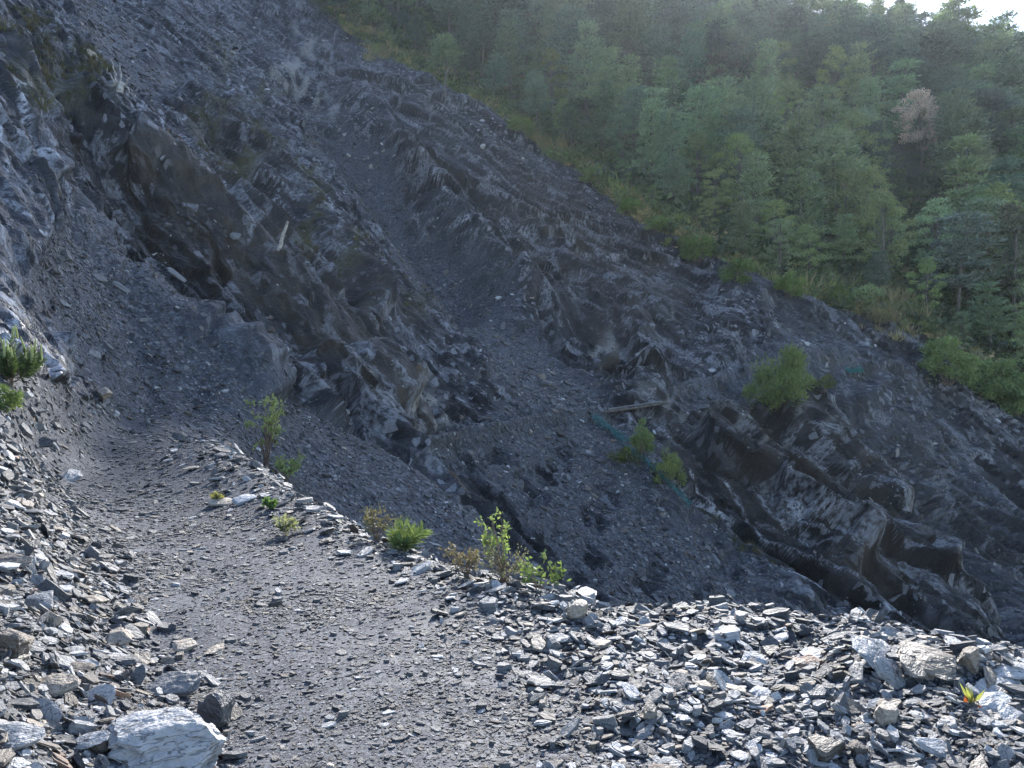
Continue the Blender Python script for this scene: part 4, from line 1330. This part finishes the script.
# the big and odd ones: (px, py of the foot, width px, height ratio, depth ratio, tone, hue, yaw, tilt vector, kind, label)
HERO = [
    (176, 762, 118, .56, .80, .56, .30, .2, (.12, -.30, 0), 'block', 'big whitish layered boulder with cracks at the bottom left of the footpath'),
    (14, 655, 52, .75, .9, .20, .93, .5, (.1, -.1, 0), 'block', 'brownish grey block stacked at the left edge of the picture'),
    (212, 722, 44, 1.1, .8, .12, .40, 1.0, (.3, -.1, 0), 'block', 'dark grey upright stone right behind the whitish boulder'),
    (176, 690, 62, .34, .7, .24, .70, .3, (.1, -.3, 0), 'block', 'grey layered slab pile behind the whitish boulder'),
    (118, 642, 30, .55, .8, .55, .90, .2, (.2, -.4, 0), 'block', 'pale pinkish stone on the left rubble bank'),
    (55, 690, 46, .35, .6, .60, .92, .1, (.1, -.5, 0), 'slab', 'pale tan slab leaning on the left rubble bank'),
    (48, 712, 30, .20, 1.2, .42, .2, 1.3, (.25, -1.1, 0), 'slab', 'upright blue-grey plate standing in the left rubble bank'),
    (72, 668, 44, .20, .6, .15, .9, .1, (.0, -.2, 0), 'slab', 'thin dark brown slab sticking out of the left bank'),
    (105, 700, 30, .2, 1.0, .55, .3, .5, (.1, -.8, 0), 'slab', 'square pale grey plate facing the camera on the left bank'),
    (134, 678, 24, .3, 1.1, .16, .3, .4, (.0, -1.2, 0), 'slab', 'dark upright square plate left of the layered slab pile'),
    (90, 745, 46, .25, .5, .62, .4, .6, (-.2, -.4, 0), 'slab', 'long whitish sliver lying bottom left beside the boulder'),
    (16, 740, 60, .35, .7, .48, .3, .3, (.1, -.3, 0), 'slab', 'large pale grey slab in the bottom left corner'),
    (182, 648, 26, .4, .8, .70, .92, .3, (.1, -.3, 0), 'slab', 'cream white flake at the trail edge above the boulder'),
    (214, 650, 24, .3, .7, .62, .93, .8, (.1, -.2, 0), 'slab', 'small cream flake lying on the edge of the gravel'),
    (575, 603, 30, .78, .7, .66, .91, .4, (.15, -.2, 0), 'block', 'beige blocky stone standing on the lip in mid picture'),
    (594, 598, 15, .5, 1.0, .40, .2, .9, (.2, -.9, 0), 'slab', 'blue-grey plate leaning right of the beige stone'),
    (562, 640, 28, .28, .6, .34, .2, .2, (.05, -.3, 0), 'slab', 'flat grey slab on the gravel below the beige stone'),
    (622, 622, 22, .3, .8, .62, .5, .4, (.1, -.3, 0), 'slab', 'pale flake on the lip right of the beige stone'),
    (646, 624, 20, .3, .9, .42, .2, 1.2, (.2, -.7, 0), 'slab', 'bluish plate tipped up near the lip'),
    (752, 660, 34, .28, .7, .66, .3, .1, (.05, -.35, 0), 'slab', 'whitish oval slab in the middle of the right verge'),
    (806, 665, 36, .34, .7, .58, .985, .1, (.05, -.45, 0), 'slab', 'slab with an orange tinge on the right verge'),
    (766, 652, 26, .4, .7, .14, .93, .3, (.1, -.2, 0), 'block', 'dark brown lump beside the whitish oval slab'),
    (826, 752, 52, .42, .6, .17, .93, .1, (.1, -.15, 0), 'block', 'dark brown block at the bottom of the right verge'),
    (855, 752, 22, .8, .8, .14, .92, .6, (.2, -.2, 0), 'block', 'small dark block against the end of the brown one'),
    (886, 718, 34, .6, .8, .58, .93, .4, (.1, -.2, 0), 'block', 'beige rounded stone in the right verge'),
    (892, 676, 40, .25, 1.1, .40, .3, .9, (.6, -.9, 0), 'slab', 'big grey plate tilted up in the heap on the right'),
    (868, 658, 60, .22, .7, .46, .3, .7, (.5, -.5, 0), 'slab', 'long pale slab sloping down behind the tilted plate'),
    (885, 642, 35, .22, .7, .50, .2, .2, (.4, -.3, 0), 'slab', 'bluish slab on top of the heap on the right'),
    (912, 648, 50, .3, .6, .38, .93, .1, (.1, -.1, 0), 'slab', 'flat cap stone lying across the right heap'),
    (930, 666, 78, .24, .5, .24, .9, -.2, (-.2, -.15, 0), 'slab', 'long brownish beam-like slab under the cap stone'),
    (915, 676, 50, .25, .7, .22, .85, .3, (.3, -.4, 0), 'slab', 'dark slab wedged below the long brownish one'),
    (966, 663, 30, .8, .8, .30, .93, .3, (.1, -.1, 0), 'block', 'rounded brown stone on top at the end of the right heap'),
    (984, 676, 50, .25, .7, .34, .9, .4, (.5, -.5, 0), 'slab', 'brown-grey slab slanting right of the rounded brown stone'),
    (1010, 663, 55, .2, .6, .60, .5, .1, (-.1, -.2, 0), 'slab', 'thin pale slab at the right edge on the lip'),
    (1000, 688, 75, .2, .6, .52, .4, .1, (.1, -.2, 0), 'slab', 'broad pale slab near the right edge below the heap'),
    (995, 705, 48, .26, .7, .74, .5, .2, (.1, -.35, 0), 'slab', 'white angular slab near the right edge'),
    (1015, 722, 40, .4, .9, .60, .3, .4, (.2, -.4, 0), 'block', 'whitish block cut by the right edge'),
    (935, 752, 46, .28, .6, .66, .3, -.5, (.2, -.4, 0), 'slab', 'white lozenge slab low on the right verge'),
    (704, 688, 26, .4, .8, .60, .93, .2, (.1, -.3, 0), 'slab', 'pinkish pale slab on the right verge, left part'),
    (760, 695, 24, .5, .9, .72, .4, .3, (.1, -.6, 0), 'slab', 'bright white flake in the right verge'),
    (1014, 645, 18, .8, .9, .5, .4, .3, (.1, -.1, 0), 'block', 'small pale stone standing on the lip at the right edge'),
    (40, 604, 34, .25, .8, .36, .2, .3, (.2, -.5, 0), 'slab', 'blue-grey slab on the left bank above the square plate'),
    (92, 602, 36, .35, .5, .50, .91, -.4, (.1, -.2, 0), 'slab', 'slim tan stone high on the left bank'),
    (14, 565, 44, .3, .6, .28, .93, .1, (.0, -.3, 0), 'slab', 'brown-grey slab at the left edge halfway up the bank'),
    (122, 510, 22, .3, .6, .10, .3, .1, (.0, -.1, 0), 'slab', 'small dark stone alone on the gravel of the footpath'),
    (100, 393, 22, .5, .6, .55, .91, .5, (.1, -.3, 0), 'block', 'pale stone beside the pine sapling on the bank'),
    (72, 478, 26, .3, .7, .50, .3, .8, (.4, -.4, 0), 'slab', 'pale grey slab leaning on the bank below the pine sapling'),
    (243, 500, 24, .35, .7, .70, .4, .4, (.2, -.5, 0), 'slab', 'white slab in the rubble right of the footpath bend'),
    (222, 503, 26, .3, .7, .62, .93, .2, (.1, -.4, 0), 'slab', 'cream slab left of the white one at the footpath bend'),
    (282, 240, 4, 1, 1, .5, .2, 0, (0, 0, 0), None, ''),
    (234, 236, 13, .35, .7, .24, .2, .2, (.1, -.3, 0), 'slab', 'blue-grey boulder on the ledge left of the bleached log'),
    (178, 275, 24, .10, .35, .22, .2, -.7, (.5, -.6, 0), 'slab', 'long pale slab stuck in the rock wall above the scree fan'),
    (825, 430, 12, .6, .8, .30, .3, .3, (.1, -.2, 0), 'block', 'pale boulder below the lone conifer shrub on the spur'),
    (484, 146, 5, 1.2, .8, .85, .3, .3, (.1, -.2, 0), 'block', 'small white stone on the crest of the dark spur'),
    (897, 262, 3, 1, 1, .5, .2, 0, (0, 0, 0), None, ''),
    (120, 287, 20, .12, .35, .24, .3, -.75, (.5, -.6, 0), 'slab', 'pale sliver on the upper edge of the scree fan'),
    (95, 352, 16, .2, .5, .36, .3, -.6, (.5, -.6, 0), 'slab', 'white slab at the foot of the left rock wall'),
    (65, 302, 13, .2, .5, .36, .3, -.6, (.5, -.6, 0), 'slab', 'white slab in the left rock wall above the sapling'),
    (608, 362, 20, 1.3, .4, .16, .5, .3, (.1, -.6, 0), 'block', 'pale fractured rock face in the dark hump above the footbridge'),
]
for k, (px, py, w, hr, dr, tone, hue, yaw, tv, kind, lb) in enumerate(HERO):
    if not kind:
        continue
    near_ = py > 590
    p, nr = ground_at(px, max(py, float(np.interp(px, [q[0] for q in LIP], [q[1] for q in LIP])) + 3) if near_ and px > 540 else py, ymin=2.0, ymax=(float(np.interp(px, [q[0] for q in LIP], [q[2] for q in LIP])) if px > 540 else 9) if near_ else 330)
    W = px_m(p, w)
    up_ = Vector((0, 0, 1)) if py > 430 else nr
    if kind == 'block':
        me = leaf_mesh(*(boulder_mesh(500 + k, (1.0, dr, hr), sub=30, cuts=12, layers=9, rough=.05, lamp=.26) if w > 60 else boulder_mesh(500 + k, (1.0, dr, hr))), 'stone_block', mat_slate_o)
        lift = W * hr * .30
    else:
        me = leaf_mesh(*boulder_mesh(500 + k, (1.05, dr * 1.05, max(.12, hr * .6)), cuts=12, layers=7, rough=.025), 'stone_slab', mat_slate_o)
        lift = W * hr * .30 + W * .10 * min(1, abs(tv[1]) + abs(tv[0]))
    put_stone(me, p, up_, W, tone, hue, lb, 'slate_boulder' if (kind == 'block' and w > 26) else ('slate_block' if kind == 'block' else 'slate_slab'), yaw, tvec=tv, lift=lift, group='big slate stones')

STM = [leaf_mesh(*slate_mesh(_r, layers=1 + (k % 3 == 0)), 'slate_flake', mat_slate_o) for k in range(16)] + \
      [leaf_mesh(*boulder_mesh(700 + k, (1, .7, .20), sub=6, cuts=10, layers=4), 'slate_chunk', mat_slate_o) for k in range(10)]
placed = [(x[0], x[1], x[2]) for x in HERO if x[9]]
n_st = 0
tries = 0
while n_st < 245 and tries < 6000:
    tries += 1
    x = _r.random()
    if x < .50:
        px, py = _r.uniform(540, 1022), _r.uniform(612, 764)
        if py < 612 + max(0, (px - 700) * .12) or px < 540 + (py - 612) * .55:
            continue
        side = 'right'
    elif x < .84:
        px, py = _r.uniform(2, 250), _r.uniform(500, 764)
        if px > np.interp(py, [500, 560, 640, 700, 764], [40, 100, 190, 225, 245]):
            continue
        side = 'left'
    elif x < .95:
        px, py = _r.uniform(160, 330), _r.uniform(450, 540)
        if py < np.interp(px, [160, 235, 262, 305, 330], [452, 450, 474, 508, 520]) or py > 470 + (px - 160) * .42:
            continue
        side = 'bend'
    else:
        px, py = _r.uniform(330, 560), _r.uniform(535, 600)
        if py < np.interp(px, [330, 400, 480, 580], [520, 550, 578, 606]) or py > np.interp(px, [330, 560], [550, 615]):
            continue
        side = 'lip'
    w = _r.uniform(11, 19) + (abs(_r.gauss(0, 7)) if side != 'bend' else 0)
    if any(abs(px - a) < (w + c) * .38 and abs(py - b) < (w + c) * .24 for a, b, c in placed):
        continue
    p, nr = ground_at(px, py)
    if p[1] > (9 if side in ('right', 'lip') else 25):
        continue
    placed.append((px, py, w))
    ti = _r.random()
    tone, word = ((_r.uniform(.50, .75), 'whitish') if ti < .30 else (_r.uniform(.28, .45), 'light grey') if ti < .60 else (_r.uniform(.16, .26), 'mid grey') if ti < .82 else (_r.uniform(.06, .14), 'dark'))
    hue = _r.random() * .8
    tx = _r.random()
    if tx < .13:
        hue, word = .93, {'whitish': 'cream', 'light grey': 'tan', 'mid grey': 'brownish', 'dark': 'dark brown'}[word]
    elif tx < .17 and tone > .2:
        hue, word = .985, 'rust tinged'
    mi = _r.randrange(len(STM))
    shp = 'chunk' if mi >= 16 else ('split flake' if mi % 3 == 0 else 'flake')
    sz = 'small ' if w < 15 else ('' if w < 21 else 'large ')
    if side == 'right':
        row = 'on the lip' if py < 655 else ('mid' if py < 710 else 'low')
        colz = 'beside the gravel' if px < 640 else 'left of the oval slab' if px < 740 else ('above the brown block' if px < 850 else ('under the slab heap' if px < 950 else 'by the right edge'))
        zn = f'{row} right verge, {colz}' if row != 'on the lip' else f'on the right lip, {colz}'
    elif side == 'left':
        zn = 'high on the left bank' if py < 580 else ('on the left bank above the boulder' if py < 680 else ('beside the whitish boulder' if px > 110 else 'in the bottom left corner'))
    elif side == 'bend':
        zn = 'in the rubble inside the footpath bend' if px < 240 else 'in the rubble below the sparse yellow-green shrub'
    else:
        zn = 'on the lip between the pine seedling and the beige stone'
    put_stone(STM[mi], p, (Vector((0, 0, 1)) * .6 + nr * .4).normalized(), px_m(p, w) * 1.05, tone, hue, f'{sz}{word} {shp} {zn}', 'slate_stone',
              tilt=_r.uniform(.1, .42), lift=px_m(p, w) * _r.uniform(.07, .16), group=G_ST)
    n_st += 1
print('stones', n_st, time.time() - T0)

# ------------------------------------------------------------------ plants by the footpath
def needle_plant(seed, hgt, shoots, needle, nw, per, spread, candle=0.0):
    """young pine: upturned shoots clothed in needles; returns stems, needles, candles"""
    r = np.random.default_rng(seed)
    st, nd, cds = Mesh(), Mesh(), []
    for k in range(shoots):
        a = k * 2.399 + r.normal() * .3
        lead = k == 0
        rr = 0 if lead else spread * (.35 + .65 * r.random())
        top = hgt * (1.0 if lead else r.uniform(.5, .92) * (1 - .25 * rr / spread))
        b0 = 0 if lead else hgt * r.uniform(.02, .3)
        q_ = np.linspace(0, 1, 9)[:, None]
        pts = np.concatenate([math.cos(a) * rr * q_ ** .75, math.sin(a) * rr * q_ ** .75, b0 + (top - b0) * q_ ** 1.5], 1)
        st.tube(pts, .012 * hgt, .005 * hgt, 4)
        n = per
        t = .25 + .75 * r.random(n) ** .8
        c = np.stack([np.interp(t, q_[:, 0], pts[:, i]) for i in range(3)], 1)
        ax = norm(np.gradient(pts, axis=0)); dv = np.stack([np.interp(t, q_[:, 0], ax[:, i]) for i in range(3)], 1)
        side = norm(np.cross(dv, r.normal(size=(n, 3))))
        nd.blades(c, side * .75 + dv * .75, needle * r.uniform(.7, 1.2, n), nw, r)
        if candle and r.random() < .95:
            for z in range(1 if rr else 3):
                tp = pts[-1] + r.normal(size=3) * candle * .12 * (z > 0)
                d = np.array([r.normal() * .12, r.normal() * .12, 1.0]) * candle * r.uniform(.6, 1.1)
                cd = Mesh(); cds.append(cd)
                cd.tube(tp + d * np.linspace(-.1, 1, 5)[:, None], .10 * candle, .04 * candle, 5)
    return st.mesh('stems', mat_twig), nd.mesh('needles', mat_leaf), [c.mesh('candle', mat_leaf) for c in cds]


def put_plant(name, p, label, cat, parts, rz=0.0):
    o = empty(name, p, label, cat, None, rz)
    for nm, me, colr in parts:
        if me is not None:
            child(nm, me, o, colr)
    return o


p, _n = ground_at(14, 384, ymin=9, ymax=20)
a_, b_, c_ = needle_plant(1, px_m(p, 48), 20, px_m(p, 8), px_m(p, .8), 170, px_m(p, 32), px_m(p, 15))
put_plant('pine_sapling', p, 'young pine with upright pale candles on the bank at the left edge', 'sapling', [('stems', a_, None), ('needles', b_, (.090, .130, .060)), *[('candle', m_, (.46, .48, .24)) for m_ in c_]])
p, _n = ground_at(6, 408, ymin=8, ymax=20)
a_, b_ = bush(402, px_m(p, 22), px_m(p, 16), 10, 50, px_m(p, 6), width=.3)
put_plant('weed', p, 'bright green weed below the young pine at the left edge', 'plant', [('stems', a_, None), ('leaves', b_, (.15, .20, .075))])


def twiggy(seed, hgt, rad, stems, leaf, per, lean=(0, 0)):
    """sparse shrub: a few thin branching stems with leaves at their ends"""
    r = np.random.default_rng(seed)
    st, lv = Mesh(), Mesh()
    for k in range(stems):
        a = r.random() * 6.283; d = rad * r.uniform(.2, 1)
        top = np.array([math.cos(a) * d + lean[0], math.sin(a) * d + lean[1], hgt * r.uniform(.5, 1)])
        q_ = np.linspace(0, 1, 7)[:, None]
        pts = top * q_ + np.array([0, 0, .08 * hgt]) * np.sin(3.1 * q_) + r.normal(size=(7, 3)) * hgt * .012
        pts[0] = (math.cos(a) * rad * .1, math.sin(a) * rad * .1, -.03 * hgt)
        st.tube(pts, .010 * hgt, .003 * hgt, 4)
        for b in range(4):
            t = r.uniform(.35, .95)
            base = np.array([np.interp(t, q_[:, 0], pts[:, i]) for i in range(3)])
            e = base + norm(r.normal(size=3) + np.array([math.cos(a), math.sin(a), .6])) * rad * r.uniform(.2, .5)
            st.tube(np.stack([base, (base + e) / 2 + r.normal(size=3) * .01 * hgt, e]), .004 * hgt, .0015 * hgt, 3)
            n = max(2, int(per * r.uniform(.5, 1.5)))
            tt = r.uniform(.3, 1.05, n)[:, None]
            lv.blades(base + (e - base) * tt, r.normal(size=(n, 3)) + np.array([0, 0, .3]), leaf * r.uniform(.6, 1.3, n), leaf * .55, r)
        n = per
        lv.blades(pts[-1] + r.normal(size=(n, 3)) * rad * .10, r.normal(size=(n, 3)) + np.array([0, 0, .4]), leaf * r.uniform(.6, 1.3, n), leaf * .55, r)
    return st.mesh('stems', mat_twig), lv.mesh('leaves', mat_leaf)


def twig_plant(name, seed, px, py, hpx, rpx, stems, lpx, per, tint, label, lean=0, cat='shrub', ymax=24):
    p, _n = ground_at(px, py, ymin=4, ymax=ymax)
    a_, b_ = twiggy(seed, px_m(p, hpx), px_m(p, rpx), stems, px_m(p, lpx), per, (px_m(p, lean), 0))
    return put_plant(name, p, label, cat, [('stems', a_, None), ('leaves', b_, tint)])


twig_plant('shrub', 410, 270, 462, 68, 19, 13, 3.8, 10, (.32, .36, .16), 'sparse yellow-green shrub on the rubble at the footpath bend')
twig_plant('shrub', 411, 290, 480, 28, 18, 11, 3.8, 9, (.28, .33, .15), 'small pale green shrub just below the sparse one at the bend')
twig_plant('dry_weed', 412, 378, 541, 34, 22, 20, 3.0, 6, (.15, .135, .09), 'tangle of dry brown weeds left of the pine seedling', cat='weed')
p, _n = ground_at(404, 551, ymin=4, ymax=20)
a_, b_, c_ = needle_plant(5, px_m(p, 30), 11, px_m(p, 13), px_m(p, 1.0), 120, px_m(p, 22))
put_plant('pine_seedling', p, 'bright green pine seedling on the lip of the footpath', 'seedling', [('stems', a_, None), ('needles', b_, (.16, .21, .085))])
twig_plant('dry_weed', 414, 468, 577, 36, 26, 22, 3.0, 7, (.17, .14, .10), 'faded brown dry weeds on the lip right of the pine seedling', cat='weed')
twig_plant('shrub', 415, 505, 582, 80, 22, 8, 5.2, 6, (.22, .28, .11), 'tall straggly green shrub with bare stems on the lip', lean=-8)
twig_plant('shrub', 416, 540, 592, 34, 26, 9, 5.2, 6, (.15, .20, .075), 'low leafy green shrub on the lip left of the beige stone', lean=8)
twig_plant('dry_weed', 417, 505, 584, 36, 30, 20, 2.8, 7, (.22, .21, .15), 'pale dry weeds at the foot of the straggly shrub', cat='weed')
twig_plant('dry_weed', 418, 284, 534, 18, 14, 14, 4, 7, (.30, .30, .20), 'pale dry tuft at the right edge of the footpath', cat='weed')
twig_plant('weed', 419, 268, 508, 9, 6, 6, 5, 6, (.13, .20, .07), 'tiny bright green weed in the rubble at the bend', cat='weed')
twig_plant('weed', 420, 216, 502, 9, 6, 6, 6, 5, (.26, .24, .09), 'tiny yellow weed in the rubble at the bend', cat='weed')
p, _n = ground_at(970, 703, ymin=3, ymax=9)
g = Mesh(); rr_ = np.random.default_rng(9)
n = 14
g.blades(rr_.normal(size=(n, 3)) * px_m(p, 2), rr_.normal(size=(n, 3)) * .5 + np.array([0, 0, 1.0]), px_m(p, 22) * rr_.uniform(.5, 1.1, n), px_m(p, 4), rr_)
g2 = Mesh(); g2.blades(rr_.normal(size=(6, 3)) * px_m(p, 3), rr_.normal(size=(6, 3)) * .8 + np.array([0, -.3, .4]), px_m(p, 9), px_m(p, 5), rr_)
put_plant('weed', p, 'small yellow-green weed with a red leaf among the stones at the right', 'weed', [('blades', g.mesh('blades', mat_leaf), (.34, .34, .10)), ('red_leaf', g2.mesh('red_leaf', mat_leaf), (.36, .10, .04))])

# ------------------------------------------------------------------ bleached wood, footbridge, torn net
def wood(name, pts, r0, r1, label, parent=None, sides=8):
    m = Mesh(); pts = np.asarray(pts, float)
    m.tube(pts, r0, r1, sides)
    me = m.mesh(name, mat_dead, True)
    return me


p, nr = ground_at(277, 246, ymin=40)
q_ = np.linspace(0, 1, 6)[:, None]
top = np.array([px_m(p, 11), -.4, px_m(p, 28)])
o = bpy.data.objects.new('bleached_log', wood('bleached_log', top * q_ + np.array([0, 0, -.15]) + np.sin(q_ * 9) * .03, px_m(p, 2.4), px_m(p, 1.2), ''))
COL.objects.link(o); o.location = p
o['label'] = 'bleached bare log leaning on the brown ledge of the slide'; o['category'] = 'log'

p, nr = ground_at(118, 88, ymin=40)
o = empty('uprooted_stump', p, 'bleached uprooted stump with roots reaching up, high on the slide', 'stump')
rr_ = np.random.default_rng(4)
U_ = px_m(p, 1.0)
child('stump', wood('stump', np.array([[0, 0, -1.0], [0, 0, 0], [.1, 0, U_ * 4], [.1, .1, U_ * 7]]), U_ * 4, U_ * 2.6, ''), o)
for k, (ex, ez) in enumerate(((-11, 20), (-5, 31), (1, 27), (9, 15), (-24, -2), (15, -9))):
    t = np.linspace(0, 1, 8)[:, None]
    e = np.array([ex * U_, rr_.normal() * 3 * U_, ez * U_])
    pts = np.array([ex * .1 * U_, 0, 5 * U_]) * (1 - t) + e * t + np.array([ex * .25 * U_, 0, 0]) * np.sin(t * 3.1) + rr_.normal(size=(8, 3)) * U_ * .9
    child('root', wood('root', pts, U_ * 1.2, U_ * .3, ''), o)

mat_timber = bark_material('weathered_timber', (.05, .045, .04), (.16, .145, .13))
mat_plank = bark_material('weathered_plank', (.14, .13, .12), (.27, .25, .23))
pa, _n = ground_at(610, 412, ymin=45, ymax=70); pb_, _n = ground_at(664, 404, ymin=45, ymax=75)
pa.z += .15; pb_.z += .25
ax = (pb_ - pa); ln = ax.length; ax.normalize()
o = empty('footbridge', pa, 'narrow plank footbridge crossing the gully on the far path', 'footbridge')
sd = Vector((-ax.y, ax.x, 0)).normalized()
for sg in (-.35, .35):
    m = Mesh(); m.tube(np.array([sd * sg - ax * .4, sd * sg + ax * ln * .5 - Vector((0, 0, .05)), sd * sg + ax * (ln + .4)]), .11, .09, 7)
    child('beam', m.mesh('beam', mat_timber, True), o)
npl = max(8, int(ln / .26))
bx = [(-.11, -.5, 0), (.11, -.5, 0), (.11, .5, 0), (-.11, .5, 0)]
mm = bpy.data.meshes.new('plank')
mm.from_pydata([(x, y, z) for z in (-.02, .025) for x, y, _z in bx], [], [(3, 2, 1, 0), (4, 5, 6, 7), (0, 1, 5, 4), (1, 2, 6, 5), (2, 3, 7, 6), (3, 0, 4, 7)])
mm.materials.append(mat_plank)
for k in range(npl):
    c = child('plank', mm, o)
    c.location = ax * ((k + .5) * ln / npl) + Vector((0, 0, .12 + _r.uniform(-.01, .015)))
    c.rotation_euler = (0, -math.asin(ax.z), math.atan2(ax.y, ax.x) + _r.uniform(-.05, .05))

mat_net, h, pbn = material('teal_net')
pbn.inputs['Base Color'].default_value = (.03, .17, .16, 1); pbn.inputs['Roughness'].default_value = .6


def net(pts, half, label):
    """torn mesh netting draped over the ground along the directions pts"""
    g3 = [ground_at(x, y, ymin=40, ymax=85) for x, y in pts]
    c = np.array([list(a) for a, b in g3]); nn = np.array([list(b) for a, b in g3])
    t = np.linspace(0, 1, len(c)); tt = np.linspace(0, 1, 40)
    cc = np.stack([np.interp(tt, t, c[:, i]) for i in range(3)], 1); n2 = norm(np.stack([np.interp(tt, t, nn[:, i]) for i in range(3)], 1))
    d = norm(np.gradient(cc, axis=0)); sdv = norm(np.cross(n2, d))
    r = np.random.default_rng(len(pts)); m = Mesh()
    rows = []
    for w in np.linspace(-half, half, 7):
        rows.append(cc + sdv * (w * (1 + .3 * np.sin(tt * 9))[:, None]) + n2 * (.16 + .12 * np.abs(np.sin(tt * 23 + w * 7)))[:, None] + r.normal(size=cc.shape) * .05)
    for q_ in rows:
        m.tube(q_, .014, .014, 3)
    for k in range(0, 40):
        m.tube(np.array([q_[k] for q_ in rows]), .012, .012, 3)
    o = bpy.data.objects.new('torn_net', m.mesh('torn_net', mat_net)); COL.objects.link(o)
    o['label'] = label; o['category'] = 'net'


net([(594, 417), (604, 426), (615, 434), (624, 442)], .30, 'torn teal net at the near end of the footbridge')
net([(626, 446), (645, 462), (665, 482), (690, 506)], .16, 'strip of teal net trailing down the gully past the young conifer')
net([(846, 370), (853, 370), (862, 371)], .22, 'scrap of teal net on the far path right of the lone conifer shrub')
print('small things', time.time() - T0)

# ------------------------------------------------------------------ haze
def haze_box(x0, x1, y0, y1, z0, z1, density, g):
    me = bpy.data.meshes.new('haze')
    v = [(x, y, z) for z in (z0, z1) for y in (y0, y1) for x in (x0, x1)]
    me.from_pydata(v, [], [(0, 2, 3, 1), (4, 5, 7, 6), (0, 1, 5, 4), (2, 6, 7, 3), (0, 4, 6, 2), (1, 3, 7, 5)])
    m = bpy.data.materials.new('haze_air'); m.use_nodes = True
    t = m.node_tree
    t.nodes.remove(t.nodes['Principled BSDF'])
    pv = t.nodes.new('ShaderNodeVolumePrincipled')
    pv.inputs['Color'].default_value = (.86, .93, 1.0, 1)
    pv.inputs['Density'].default_value = density
    pv.inputs['Anisotropy'].default_value = g
    t.links.new(pv.outputs[0], t.nodes['Material Output'].inputs['Volume'])
    me.materials.append(m)
    o = bpy.data.objects.new('haze', me); COL.objects.link(o)
    o['kind'] = 'stuff'; o['label'] = 'thin pale haze hanging in the valley air'


HAZE = True
if HAZE:
    haze_box(-430, 430, -25, 345, -45, 175, .00013, .6)
print('done', time.time() - T0)
